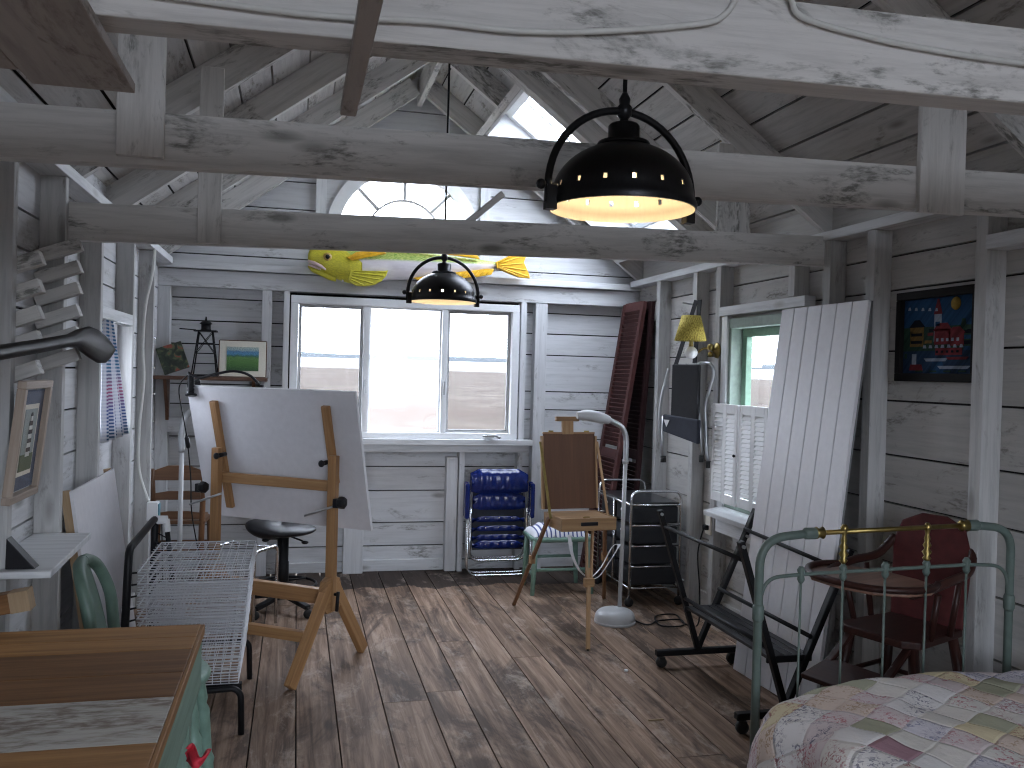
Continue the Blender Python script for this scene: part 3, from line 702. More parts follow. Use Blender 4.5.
# ------------------------------------------------------------------ back wall shelf and what stands on it
sh = thing('wall_shelf', 'narrow brown shelf on the back wall with the tower model on it', 'shelf', (-.57, YB, 1.40))
mb = MB(); mb.span(-.945, -.20, SB - .20, SB, 1.40, 1.425); mb.build('board', M['shelfwood'], sh, bevel=.003)
for x in (-.868, -.29):
    mb = MB(); mb.prism([(0, 1.40), (.18, 1.40), (.16, 1.37), (.05, 1.2), (.02, 1.115), (0, 1.115)], .022, (x, SB, 0), (0, -1, 0), (0, 0, 1)); mb.build('bracket', M['shelfwood'], sh, bevel=.002)
tw = thing('tower_model', 'black wire model of a lighthouse tower on the wall shelf', 'ornament', (-.617, 6.42, 1.426))
def tw_leg(k, z):
    h = (z - 1.43)/.30; r = .090*(1-h) + .050*h; a = PI/4 + k*PI/2; return V((-.617 + r*1.3*math.cos(a), 6.42 + r*1.0*math.sin(a), z))
for k in range(4):
    mb = MB(); mb.tube([tw_leg(k, 1.43), tw_leg(k, 1.735)], .0045, 6); mb.build('leg', M['black'], tw)
mb = MB()
for z in (1.436, 1.515, 1.585, 1.655):
    for k in range(4): mb.tube([tw_leg(k, z), tw_leg((k+1) % 4, z)], .0035, 5)
for za, zb in ((1.585, 1.735),):
    for k in range(4):
        mb.tube([tw_leg(k, za), tw_leg((k+1) % 4, zb)], .0025, 5); mb.tube([tw_leg((k+1) % 4, za), tw_leg(k, zb)], .0025, 5)
mb.build('bracing', M['black'], tw)
mb = MB(); mb.box((-.617, 6.42, 1.74), (.15, .12, .01)); mb.tube([(-.68, 6.40, 1.745), (-.785, 6.38, 1.75)], .004, 6); mb.build('platform', M['black'], tw)
mb = MB(); mb.box((-.617, 6.42, 1.43), (.19, .14, .008)); mb.build('base', M['black'], tw)
mb = MB(); mb.lathe([(.032, 1.745), (.036, 1.75), (.032, 1.755), (.032, 1.785), (.044, 1.79), (.03, 1.805), (.008, 1.815), (.004, 1.84)], 8, (-.617, 6.42, 0)); mb.build('lantern', M['black'], tw)

def land_paint():
    t = NT('landscape_painting'); tc = t.n('ShaderNodeTexCoord'); sep = t.n('ShaderNodeSeparateXYZ'); t.link(tc.outputs['UV'], sep.inputs[0])
    wob = t.math('ADD', sep.outputs[1], t.math('MULTIPLY', t.math('SUBTRACT', t.noise(t.uv(7, 5), 1, 4), .5), .16))
    c = t.ramp(wob, [(0., (.03, .10, .03)), (.35, (.09, .22, .05)), (.55, (.12, .26, .07)), (.62, (.05, .16, .12)), (.70, (.09, .27, .46)), (.8, (.10, .25, .42)), (.86, (.30, .42, .45)), (1., (.45, .52, .46))])
    n2 = t.ramp(t.noise(t.uv(26, 30), 1, 4), [(.4, .6), (.65, 1.25)]); t.color(t.mix(1., c, n2, 'MULTIPLY')).set(.6); return t.m
def flower_paint():
    t = NT('floral_painting'); nz = t.noise(t.uv(3.2, 3.2), 1, 3, .5, .8); n2 = t.noise(t.uv(2.2, 9, .6), 1, 3)
    c = t.ramp(nz, [(.35, (.01, .015, .012)), (.5, (.035, .05, .03)), (.58, (.12, .15, .07)), (.64, (.3, .06, .04)), (.75, (.36, .12, .08))]); t.color(c).set(.5); return t.m
def unit_panel(mb, O, X, Y, w, h, t, m=0):
    """flat panel with uv 0..1 on its face"""
    O, X, Y = V(O), V(X).normalized(), V(Y).normalized(); Z = X.cross(Y)
    q = [O, O + X*w, O + X*w + Y*h, O + Y*h]; a = [mb.vert(p + Z*t) for p in q]; b = [mb.vert(p) for p in q]
    mb.face(a, [(0, 0), (1, 0), (1, 1), (0, 1)], m); mb.face(b[::-1], [(0, 0)]*4, m)
    for i in range(4): j = (i+1) % 4; mb.face((a[i], b[i], b[j], a[j]), [(.5, .5)]*4, m)
lp = thing('matted_painting', 'small green and blue landscape in a wide cream mat leaning on the shelf', 'picture', (-.37, 6.44, 1.426))
dz = V((0, .10, .995)).normalized()
mb = MB(); unit_panel(mb, (-.525, 6.44, 1.426), (1, -.02, 0), dz, .312, .258, .012); mb.build('mat_board', M['cream'], lp, bevel=.002)
mb = MB(); unit_panel(mb, V((-.525, 6.44, 1.426)) + V((.048, 0, 0)) + dz*.045 + V((0, -.013, 0)), (1, -.02, 0), dz, .216, .168, .003); mb.build('landscape', land_paint(), lp)
mb = MB()
for a, b in (((-.525, 6.44-.006, 1.426), (-.213, 6.434-.006, 1.426)),): pass
P0 = V((-.525, 6.434, 1.428)); Xp = V((1, -.02, 0)).normalized()
for p, q in ((P0, P0+Xp*.312), (P0+dz*.256, P0+dz*.256+Xp*.312), (P0, P0+dz*.256), (P0+Xp*.312, P0+Xp*.312+dz*.256)): mb.bar(p, q, .014, .006)
mb.build('edge_strip', M['shelfwood'], lp)
fl = thing('small_canvas', 'small dark floral canvas tipped on its corner on the wall shelf', 'picture', (-.84, 6.40, 1.426))
X_ = V((.99, -.05, -.03)).normalized(); Y_ = V((.2, .12, .97)); Y_ = (Y_ - X_*Y_.dot(X_)).normalized()
X2 = (X_*.88 + Y_*.36).normalized(); Y2 = (Y_*.88 - X_*.36).normalized()
mb = MB(); unit_panel(mb, V((-.875, 6.41, 1.428)), X2, Y2, .17, .19, .018); mb.build('canvas', flower_paint(), fl)
mb = MB(); unit_panel(mb, V((-.875, 6.418, 1.428)), X2, Y2, .17, .19, .006); mb.build('stretcher', M['endgrain'], fl)

# ------------------------------------------------------------------ drafting table with big board
RZ0 = math.radians(-35.3)
dt = thing('drafting_table', 'wooden drafting table with a big white tilted board seen from behind', 'drafting table', (.19, 4.45, 0), RZ0)
tilt = math.radians(15); D = V((0, math.sin(tilt)*-1, math.cos(tilt)))     # up the board
Bn = V((0, -math.cos(tilt), -math.sin(tilt)))
piv = V((0, .052, 1.04))
def bp(x, u, h=0): return V((x, 0, 0)) + piv + D*u + Bn*h
mb = MB(); c = bp(-.383, -.005, -.014)
mb.box(c, (1.035, .02, .735), Matrix((V((1, 0, 0)), -Bn, D)).transposed()); mb.build('board', M['boardwhite'], dt, local=True, bevel=.002)
for x in (-.72, 0):
    mb = MB(); mb.span(x-.024, x+.024, -.018, .018, .30, 1.07); mb.build('post', M['easelwood'], dt, local=True, bevel=.004)
    mb = MB(); xx = x + (-.002 if x < -.3 else -.034); mb.bar(bp(xx, -.31 if x < -.3 else -.12, .011), bp(xx, .29, .011), .045, .026, Bn); ar = mb.build('tilt_arm', M['easelwood'], dt, local=True, bevel=.006)
    mb = MB(); kx = x + (.030 if x < -.3 else -.044); mb.tube([V((kx, .03, 1.035)), V((kx, -.035, 1.03))], .012, 10); mb.ball((kx, -.042, 1.03), .018, 10, (1, .6, 1)); mb.build('knob', M['blackplastic'], ar, local=True)
    # splayed feet
    for sy in (-1, 1):
        mb = MB(); mb.bar((x+sy*.001, sy*.01, .44), (x, sy*.325, .012), .036, .062, (0, 1, 0)); mb.build('leg', M['easelwood'], dt, local=True, bevel=.004)
    mb = MB(); mb.prism([(-.10, .33), (-.06, .45), (0, .475), (.06, .45), (.10, .33), (.045, .29), (-.045, .29)], .04, (x-.003 if x == 0 else x+.003, 0, 0), (0, 1, 0), (0, 0, 1)); mb.build('foot_block', M['easelwood'], dt, local=True, bevel=.004)
    mb = MB(); s = 1
    mb.tube([(x-.13, -.05, .765), (x+.06, -.03, .835)], .006, 8, m=0); mb.build('clamp_rod', M['steel'], dt, local=True)
    mb = MB(); kx = x+.075 if x == 0 else x-.055; kz = .845 if x == 0 else .86
    mb.lathe([(.012, -.02), (.03, -.016), (.032, 0), (.03, .016), (.012, .02)], 6, (kx, -.035, kz), Matrix.Rotation(PI/2, 3, 'Y')); mb.box((kx-.02, -.035, kz-.005), (.05, .03, .045)); mb.build('clamp_knob', M['blackplastic'], dt, local=True, bevel=.003)
mb = MB(); mb.span(-.72, 0, .019, .039, .885, .94); mb.build('crossbar', M['easelwood'], dt, local=True, bevel=.004)
mb = MB(); mb.span(-.70, -.02, -.022, .022, .325, .40); mb.build('crossbar', M['easelwood'], dt, local=True, bevel=.004)
mb = MB(); mb.span(-.70, -.018, -.20, -.16, .185, .235); mb.build('stretcher', M['easelwood'], dt, local=True, bevel=.004)
mb = MB(); mb.tube([(.02, 0, .38), (.045, 0, .38)], .008, 8); mb.tube([(.045, 0, .395), (.045, -.01, .30)], .009, 8); mb.build('hinge_handle', M['blackplastic'], dt, local=True)

# clamp lamp on the board's corner (local frame of the board)
Tm = Matrix.Translation(V((.19, 4.45, 0))) @ Matrix.Rotation(RZ0, 4, 'Z')
def bw(x, u, h=0): return Tm @ bp(x, u, h)
base = bw(-.86, .36, .0)
cl = thing('clamp_lamp', 'black clamp lamp gripping the top corner of the drawing board', 'lamp', base)
mb = MB(); mb.lathe([(.028, -.012), (.032, -.006), (.03, 0), (.012, .004)], 16, bw(-.86, .325, .016), Matrix.Rotation(-.2, 3, 'X') ); mb.bar(bw(-.86, .31, .012), bw(-.86, .385, .012), .03, .012, (0, 1, 0)); mb.bar(bw(-.86, .385, .016), bw(-.86, .385, -.05), .03, .012); mb.bar(bw(-.86, .31, -.045), bw(-.86, .385, -.045), .03, .012, (0, 1, 0)); mb.build('clamp', M['blackplastic'], cl, bevel=.002)
mb = MB(); pr_ = []
for i in range(13): pr_ += [(.015, .004 + i*.0075), (.021, .0077 + i*.0075)]
mb.lathe(pr_, 14, bw(-.86, .333, .016)); mb.build('ribbed_stem', M['blackplastic'], cl)
gp = smooth_path([bw(-.86, .44, .01), bw(-.80, .41, .0), bw(-.72, .425, -.02), bw(-.62, .435, -.06), bw(-.55, .40, -.10), bw(-.52, .33, -.13)], 5)
mb = MB(); mb.tube(gp, .007, 8); mb.build('gooseneck', M['blackplastic'], cl)
mb = MB(); mb.lathe([(.02, .0), (.028, -.03), (.06, -.10), (.062, -.105)], 20, bw(-.52, .345, -.13)); mb.build('lamp_shade', M['lampiron'], cl)
cp = smooth_path([bw(-.86, .425, .02), bw(-.90, .39, .03), bw(-.925, .33, .03), bw(-.925, .18, .03), bw(-.925, .06, .03), bw(-.945, -.15, .03), bw(-.97, -.35, .04), bw(-.96, -.6, .05), bw(-.9, -.9, .1)], 5)
mb = MB(); mb.tube(cp, .0035, 6); cd = mb.build('cord', M['black'], cl)
mb = MB(); mb.tube([bw(-.925, .09, .03), bw(-.925, .08, .03), bw(-.926, .03, .03), bw(-.926, .02, .03)], [.005, .012, .012, .005], 8); mb.build('switch', M['blackplastic'], cd)

# ------------------------------------------------------------------ saddle stool, chrome stool, ladderback chair behind the board
st = thing('drafting_stool', 'black swivel stool with foot ring behind the drafting table', 'stool', (-.05, 5.6, 0))
def seat_fn(u, v):
    r = v; a = 2*PI*u; x = .205*r*math.cos(a); y = .19*r*math.sin(a); z = .525 + .03*r*r*(1 if math.cos(a) < 0 else .4) - .012*(1-r)
    return (x, y, z)
mb = MB(); mb.grid(lambda u, v: (-.02 + .215*math.cos(2*PI*u)*math.sin(PI*v)**.8 if 0 < v < 1 else -.02, .20*math.sin(2*PI*u)*math.sin(PI*v)**.8 if 0 < v < 1 else 0, .50 + (.034 + .03*max(0, -math.cos(2*PI*u)))*math.cos(PI*v) + .03*max(0, -math.cos(2*PI*u))*math.sin(PI*v)**2), 32, 14, cu=True)
mb.build('seat', M['blackplastic'], st, local=True)
mb = MB(); mb.lathe([(.05, .46), (.05, .475), (.09, .478)], 16); mb.lathe([(.032, .08), (.032, .30), (.028, .305), (.028, .47)], 16); mb.build('gas_column', M['black'], st, local=True)
mb = MB(); mb.tube([(-.034, -.02, .10), (-.034, -.02, .44)], .007, 8); mb.build('chrome_rod', M['chrome'], st, local=True)
mb = MB(); mb.tube([(.04, -.03, .46), (.1, -.05, .44), (.12, -.06, .43)], .006, 6); mb.ball((.125, -.06, .428), .016, 8, (1.4, 1, .7)); mb.tube([(-.05, -.04, .46), (-.1, -.06, .45)], .006, 6); mb.ball((-.11, -.06, .447), .016, 8, (1.4, 1, .7)); mb.build('lever', M['blackplastic'], st, local=True)
mb = MB(); mb.tube([(.20*math.cos(2*PI*i/32), .20*math.sin(2*PI*i/32), .16) for i in range(32)], .009, 8, True)
for k in range(4): a = PI/4+k*PI/2; mb.tube([(.03*math.cos(a), .03*math.sin(a), .18), (.20*math.cos(a), .20*math.sin(a), .16)], .007, 6)
mb.build('foot_ring', M['black'], st, local=True)
for k in range(5):
    a = .3 + k*2*PI/5; mb = MB(); mb.bar((0, 0, .10), (.26*math.cos(a), .26*math.sin(a), .065), .04, .025); lg = mb.build('base_arm', M['black'], st, local=True, bevel=.004)
    mb = MB(); mb.lathe([(.005, -.012), (.025, -.012), (.027, 0), (.025, .012), (.005, .012)], 14, (.26*math.cos(a), .26*math.sin(a), .027), Matrix.Rotation(PI/2, 3, 'X')); mb.tube([(.26*math.cos(a), .26*math.sin(a), .03), (.26*math.cos(a), .26*math.sin(a), .07)], .008, 6); mb.build('caster', M['rubber'], lg, local=True)

cs = thing('tube_stool', 'low chrome tube stool between the wire rack and the swivel stool', 'stool', (-.30, 5.12, 0))
for dx, dy in ((0, 0), (-.24, .16)):
    a, b = V((-.205+dx, 5.08+dy, 0)), V((-.085+dx, 5.28+dy, 0)); k = V((0, 0, 1))
    mb = MB(); mb.tube(fillet([a + k*.01, a + k*.465, b + k*.465, b + k*.01], .035), .0095, 8); mb.build('leg_hoop', M['chrome'], cs)
    mb = MB(); mb.tube([a + k*.25, b + k*.25], .008, 8); mb.build('stretcher', M['chrome'], cs)
for p in (V((-.205, 5.08, .45)), V((-.085, 5.28, .45))):
    mb = MB(); mb.tube([p, p + V((-.24, .16, 0))], .007, 8); mb.build('stretcher', M['chrome'], cs)

lc = thing('ladderback_chair', 'small brown ladderback chair in the corner under the wall shelf', 'chair', (-.72, 6.13, 0))
for sx in (-1, 1):
    mb = MB(); x = -.72 + sx*.145; mb.tube([(x, 6.0, 0), (x, 6.0, .48), (x + sx*.008, 5.97, .70), (x + sx*.01, 5.95, .835)], [.016, .019, .017, .014], 10); mb.build('back_post', M['chairwood'], lc)
    mb = MB(); mb.tube([(-.72 + sx*.175, 6.34, 0), (-.72 + sx*.165, 6.32, .47)], [.014, .019], 10); mb.build('front_leg', M['chairwood'], lc)
for z, hh, nm in ((.80, .075, 1), (.66, .05, 0), (.53, .045, 0)):
    mb = MB(); y = 6.0 - (z-.48)*.14 if z > .48 else 6.0
    mb.prism([(-.145, -hh/2), (.145, -hh/2), (.145, hh/2*.7), (.06, hh/2 + (.02 if nm else .006)), (-.06, hh/2 + (.02 if nm else .006)), (-.145, hh/2*.7)], .016, (-.72, y, z), (1, 0, 0), (0, 0, 1)); mb.build('back_slat', M['chairwood'], lc, bevel=.003)
mb = MB(); mb.prism([(-.165, 0), (.165, 0), (.19, .36), (-.19, .36)], .024, (-.72, 5.985, .485), (1, 0, 0), (0, 1, 0)); mb.build('seat', M['chairwood'], lc, bevel=.006)
mb = MB()
for z in (.18, .3): mb.tube([(-.865, 6.0, z), (-.575, 6.0, z)], .009, 8); mb.tube([(-.89, 6.33, z), (-.55, 6.33, z)], .009, 8)
for sx in (-1, 1): mb.tube([(-.72+sx*.145, 6.0, .24), (-.72+sx*.17, 6.33, .24)], .009, 8)
mb.build('rungs', M['chairwood'], lc)

pl = thing('white_pole', 'thin white pole with a hooked top standing before the ladderback chair', 'pole', (-.655, 5.6, 0))
mb = MB(); mb.tube([(-.66, 5.6, 0), (-.66, 5.6, .98)], .014, 10); mb.build('shaft', M['lampgrey'], pl)
mb = MB(); mb.tube(smooth_path([(-.66, 5.6, .975), (-.662, 5.6, 1.08), (-.65, 5.6, 1.17), (-.615, 5.62, 1.22), (-.57, 5.64, 1.235)], 5), .019, 10); mb.build('hook', M['steel'], pl)
mb = MB(); mb.lathe([(.09, 0), (.095, .01), (.08, .025), (.02, .035)], 20, (-.66, 5.6, 0)); mb.build('base', M['lampgrey'], pl)
# ------------------------------------------------------------------ picture wall
def slat_rack(y, zs, lab, x1=-.797, y0off=-.02):
    t = thing('slat_rack', lab, 'rack', (-.90, y, min(zs) - .1), 0, 'angled slats on the posts of the picture wall')
    for z in zs:
        mb = MB(); a = V((-.945, y, z - .028)); b = V((x1, y, z + .028)); mb.bar(a, b, .05, .046); mb.build('slat', M['beam'], t, bevel=.003)
    return t
slat_rack(3.595, [1.915, 1.832, 1.752, 1.668, 1.586, 1.505], 'column of angled white slats on the post that carries the far tie beam')
slat_rack(3.10, [1.805, 1.715, 1.63, 1.55, 1.455], 'column of angled white slats half hidden by the post above the lighthouse picture', -.80)

pd = thing('wooden_paddle', 'dark varnished wooden paddle lying across the angled slats', 'paddle', (-.765, 3.3, 1.55))
def pad(u, v):
    keys = [(0, 2.35, .020, 1.506), (.25, 2.9, .021, 1.545), (.45, 3.25, .022, 1.572), (.55, 3.38, .034, 1.582), (.68, 3.55, .058, 1.578), (.8, 3.72, .066, 1.563), (.9, 3.86, .055, 1.553), (.97, 3.98, .028, 1.556), (1, 4.03, .002, 1.558)]
    for k in range(len(keys)-1):
        if keys[k][0] <= u <= keys[k+1][0]:
            f = (u-keys[k][0])/(keys[k+1][0]-keys[k][0]); y, w, z = [keys[k][i]*(1-f)+keys[k+1][i]*f for i in (1, 2, 3)]; break
    th = .02 if u < .5 else max(.002, .02 - (u-.5)*.026)
    a = 2*PI*v; return (-.755 + th*math.cos(a), y, z + w*math.sin(a))
M['paddle'] = wood('varnished_paddle', (.006, .004, .0035), (.016, .011, .010), .34, 2, 20, .3, .02)
mb = MB(); mb.grid(pad, 44, 14, cv=True); mb.build('paddle_body', M['paddle'], pd)

# lighthouse print
def light_pic(mb_list): pass
pic = thing('framed_print', 'framed lighthouse print in a blue mat hanging from the picture wall post', 'picture', (-.84, 3.12, 1.06))
tx = V((.042, 0, .38)); up = tx.normalized(); O = V((-.856, 2.925, 1.062)); Xd = V((0, 1, 0)); W, H = .30, .38
n_ = Xd.cross(up)      # faces the room
if n_.x < 0: n_ = -n_
def fbar(name, parent, a, b, w, t, mat, off): mb = MB(); mb.bar(a + n_*off, b + n_*off, w, t, n_); return mb
mb = MB(); fw = .024
for a, b in ((O + up*fw/2, O + up*fw/2 + Xd*W), (O + up*(H-fw/2), O + up*(H-fw/2) + Xd*W), (O + Xd*fw/2 + up*fw, O + Xd*fw/2 + up*(H-fw)), (O + Xd*(W-fw/2) + up*fw, O + Xd*(W-fw/2) + up*(H-fw))): mb.bar(a + n_*.012, b + n_*.012, fw, .026, n_)
mb.build('frame', wood('driftwood_frame', (.36, .28, .22), (.56, .46, .38), .6), pic, bevel=.003)
def quad_on(mb, a0, a1, b0, b1, off, m=0, sl=0):
    """thin sheet on the picture: a across 0..1, b up 0..1"""
    p = [O + Xd*W*a + up*H*b + n_*off for a, b in ((a0, b0), (a1, b0), (a1 - sl, b1), (a0 + sl, b1))]; q = [x - n_*.001 for x in p]
    A = [mb.vert(x) for x in p]; B = [mb.vert(x) for x in q]; mb.face(A, [(0, 0), (1, 0), (1, 1), (0, 1)], m); mb.face(B[::-1], None, m)
    for i in range(4): j = (i+1) % 4; mb.face((A[i], B[i], B[j], A[j]), None, m)
mb = MB(); quad_on(mb, .08, .92, .08, .92, .008); mb.build('mat_board', plain('slate_blue_mat', (.09, .11, .16), .8), pic)
mb = MB(); quad_on(mb, .24, .76, .2, .8, .010); mb.build('inner_mat', M['cream'], pic)
pm = [plain('print_sky', (.30, .34, .32), .7), plain('print_land', (.10, .13, .07), .7), plain('print_white', (.6, .6, .56), .7), plain('print_dark', (.05, .04, .04), .7)]
mb = MB(); quad_on(mb, .28, .72, .24, .76, .0115, 0); quad_on(mb, .28, .72, .24, .38, .0125, 1); quad_on(mb, .44, .58, .36, .62, .0135, 2, .015)
for k in range(3): quad_on(mb, .445, .575, .40+.075*k, .435+.075*k, .0145, 3, .003)
quad_on(mb, .455, .565, .62, .66, .0135, 3); quad_on(mb, .48, .54, .66, .70, .0135, 2); quad_on(mb, .47, .55, .70, .73, .0135, 3, .02)
mb.build('lighthouse_print', pm, pic)
mb = MB(); quad_on(mb, .09, .91, .09, .91, .018); mb.build('glazing', M['glass'], pic)

sf = thing('wall_shelf', 'small white shelf on the picture wall beyond the table', 'shelf', (-.84, 3.25, .83))
mb = MB(); mb.prism([(-.945, 2.96), (-.722, 2.96), (-.745, 3.62), (-.945, 3.62)], .022, (0, 0, .842), (1, 0, 0), (0, 1, 0)); mb.build('board', M['trimwhite'], sf, bevel=.003)
mb = MB(); mb.prism([(-.945, .83), (-.80, .83), (-.945, .70)], .02, (0, 3.60, 0), (1, 0, 0), (0, 0, 1)); mb.build('bracket', M['black'], sf)
wd = MB(); wd.prism([(-.86, .854), (-.775, .854), (-.858, .95)], .05, (0, 3.02, 0), (1, 0, 0), (0, 0, 1))
tag(wd.build('card_stand', M['blackplastic'], bevel=.002), 'small dark wedge standing on the little white shelf', 'stand')

wb = thing('art_board', 'big pale board with raw wooden edge leaning on the picture wall studs', 'board', (-.74, 4.1, 0))
mb = MB(); a, b = V((-.69, 4.1, .0)), V((-.838, 4.1, 1.0)); u = (b-a).normalized(); nn = u.cross(V((0, 1, 0)))
mb.box((a+b)/2, (.012, .80, 1.008), Matrix((V((u.z, 0, -u.x)), V((0, 1, 0)), u)).transposed()); mb.build('face_sheet', M['boardwhite'], wb)
for y in (3.713, 4.487):
    mb = MB(); mb.bar(a + V((-.022, y-4.1, .0)), b + V((-.022, y-4.1, -.0)), .03, .026, (0, 1, 0)); mb.build('edge_batten', M['endgrain'], wb)

def gingham():
    t = NT('checked_cloth'); tc = t.n('ShaderNodeTexCoord'); sep = t.n('ShaderNodeSeparateXYZ'); t.link(tc.outputs['UV'], sep.inputs[0])
    def stripe(s, f): return t.math('GREATER_THAN', t.math('FRACT', t.math('MULTIPLY', s, f)), .5)
    u, v = stripe(sep.outputs[0], 12), stripe(sep.outputs[1], 34)
    both = t.math('MULTIPLY', u, v); col = t.ramp(sep.outputs[1], [(0., (.05, .12, .2)), (.25, (.1, .13, .3)), (.42, (.4, .12, .2)), (.6, (.08, .2, .3)), (1., (.07, .16, .3))])
    c = t.mix(t.math('MULTIPLY', t.math('ADD', u, v), .5), (.66, .66, .68), t.mix(both, (.45, .48, .56), col)); t.color(c).set(.9, 0, .1)
    tl = t.n('ShaderNodeBsdfTranslucent'); t.link(c, tl.inputs[0]); mx = t.n('ShaderNodeMixShader'); mx.inputs[0].default_value = .28; t.link(t.b.outputs[0], mx.inputs[1]); t.link(tl.outputs[0], mx.inputs[2]); t.link(mx.outputs[0], t.out.inputs[0]); return t.m
ct = thing('curtain', 'blue and pink checked curtain at the small side window', 'curtain', (-.85, 4.7, 1.13))
def curt(u, v):   # v 0 bottom .. 1 top
    wdt = .60*(1-v) + .16*v; y = 4.40 + wdt*u; return (-.875 + .028*math.sin(u*22)*(1-.4*v) , y, 1.13 + .57*v)
mb = MB(); mb.grid(curt, 60, 10); ob = mb.build('cloth', gingham(), ct); sm = ob.modifiers.new('thick', 'SOLIDIFY'); sm.thickness = .003
mb = MB(); mb.tube([(-.875, 4.34, 1.70), (-.875, 5.06, 1.70)], .006, 8); mb.build('rod', M['steel'], ct)

ob_ = thing('outlet_box', 'small white electrical box with a teal side under the white cable', 'outlet', (-.82, 5.74, .53))
mb = MB(); mb.span(-.865, -.80, 5.685, 5.755, .55, .66); mb.build('box', M['tape'], ob_, bevel=.004)
mb = MB(); mb.span(-.80, -.793, 5.69, 5.75, .56, .65); mb.build('cover', M['tealbox'], ob_, bevel=.002)
wc = MB(); wc.tube(smooth_path([(-.855, 5.72, 2.2), (-.87, 5.745, 2.05), (-.905, 5.745, 1.85), (-.915, 5.745, 1.6), (-.905, 5.745, 1.4), (-.925, 5.745, 1.1), (-.92, 5.745, .85), (-.86, 5.73, .66)], 5), .009, 8)
tag(wc.build('electric_cable', M['cablewhite']), 'white electric cable running down a stud into the small box', 'cable')
for pts, lab in (([(-.86, 1.526, 2.10), (-.4, 1.526, 2.10), (-.01, 1.526, 2.095), (.21, 1.526, 2.108), (.36, 1.526, 2.11), (.52, 1.526, 2.128), (.716, 1.526, 2.165), (.77, 1.526, 2.19), (.80, 1.527, 2.235), (.84, 1.56, 2.246)], 'white cable stapled along the picture wall half of the nearest beam'),
                 ([(.86, 1.56, 2.249), (.90, 1.526, 2.242), (.93, 1.526, 2.205), (1.056, 1.526, 2.186), (1.2, 1.526, 2.176), (1.443, 1.526, 2.172), (2.0, 1.526, 2.18), (2.55, 1.526, 2.19)], 'white cable stapled along the bed side half of the nearest beam')):
    mb = MB(); mb.tube(smooth_path(pts, 5), .0058, 8)
    tag(mb.build('electric_cable', M['cablewhite']), lab, 'cable', 'white cables on the nearest beam')

# ------------------------------------------------------------------ plank table, green chair
tb = thing('plank_table', 'plank topped table with one white board and a green apron', 'table', (-.55, 1.85, 0))
ys = [2.607, 2.555, 2.49, 2.385, 2.205, 2.045, 1.80, 1.58, 1.36, 1.12]
M['tabA'] = wood('table_plank_tan', (.22, .105, .036), (.44, .235, .09), .55, 2, 36, .35, .2); M['tabB'] = wood('table_plank_brown', (.11, .05, .018), (.26, .13, .052), .55, 2, 36, .35, .2)
M['tabW'] = whitewash('table_plank_white', (.50, .48, .44), (.16, .12, .09), .95, .7)
for i in range(len(ys)-1):
    mt = M[['tabB', 'tabA', 'tabA', 'tabB', 'tabB', 'tabW', 'tabA', 'tabB', 'tabA'][i]]
    if i == 0: continue
    y1 = ys[i] if i > 1 else ys[0]
    mb = MB(); mb.span(-.86, -.245, ys[i+1] + .0015, y1, .742, .77); o = mb.build('plank', mt, tb, bevel=.002)
    if i == 5: o['label'] = 'white painted plank'
mb = MB(); mb.span(-.245, -.235, 1.12, 2.607, .742, .769); mb.build('edge_strip', M['tabA'], tb, bevel=.002)
mb = MB(); mb.span(-.262, -.24, 1.12, 2.59, .60, .742); mb.build('apron', M['tablegreen'], tb, bevel=.003)
mb = MB(); mb.span(-.85, -.262, 2.56, 2.585, .60, .742); mb.build('apron', M['tablegreen'], tb, bevel=.003)
for x, y in ((-.29, 2.53), (-.83, 2.53), (-.29, 1.2), (-.83, 1.2)):
    mb = MB(); mb.box((x, y, .371), (.06, .06, .742)); mb.build('leg', M['tablegreen'], tb, bevel=.004)
rc = MB()
def ragged(u, v):
    return (-.236 + .05*u + .004*math.sin(9*v), 2.2 + .03*math.sin(6*u+2*v), .588 - .012*u - (.036*(1-u)**.7 + .008)*v + .003*math.sin(7*u))
rc.grid(ragged, 14, 8); o = rc.build('red_ribbon', M['redcloth'], loc=(-.21, 2.2, .53)); md = o.modifiers.new('thick', 'SOLIDIFY'); md.thickness = .004
tag(o, 'scrap of red ribbon dangling from the green table apron', 'ribbon')

gc = thing('green_chair', 'sage green painted chair with curved back tucked in at the table end', 'chair', (-.42, 2.98, 0))
mb = MB(); mb.lathe([(.03, .475), (.165, .478), (.185, .49), (.188, .505), (.178, .518), (.10, .512), (.001, .508)], 32, (-.435, 2.99, 0)); mb.build('seat', M['mint'], gc)
for sx, sy in ((1, 1), (1, -1), (-1, 1), (-1, -1)):
    p0 = V((-.435+sx*.185, 2.99+sy*.15, 0)); p1 = V((-.435+sx*.135, 2.99+sy*.11, .485)); d = p1-p0
    mb = MB(); mb.tube([p0+d*t for t in (0, .05, .3, .34, .38, .6, .7, .74, .78, .92, 1)], [.014, .016, .021, .026, .020, .024, .026, .018, .024, .019, .016], 12); mb.build('leg', M['mint'], gc)
mb = MB()
for sy in (-1, 1): mb.tube([(-.60, 2.99+sy*.13, .2), (-.27, 2.99+sy*.13, .2)], .01, 8)
mb.tube([(-.29, 2.86, .24), (-.29, 3.12, .24)], .01, 8); mb.build('stretcher', M['mint'], gc)
for sy in (-1, 1):
    mb = MB(); mb.tube(smooth_path([(-.545, 2.99+sy*.13, .51), (-.57, 2.99+sy*.15, .62), (-.585, 2.99+sy*.15, .74), (-.615, 2.99+sy*.12, .83), (-.635, 2.99+sy*.06, .868), (-.64, 2.99, .875)], 4), .019, 10); mb.build('back_post', M['sage'], gc)
mb = MB()
def splat(u, v): 
    w = .05 + .045*math.sin(PI*v); return (-.55 - .085*v, 2.99 + (u-.5)*2*w, .51 + .36*v)
mb.grid(splat, 8, 12); o = mb.build('back_splat', M['sage'], gc); md = o.modifiers.new('thick', 'SOLIDIFY'); md.thickness = .018
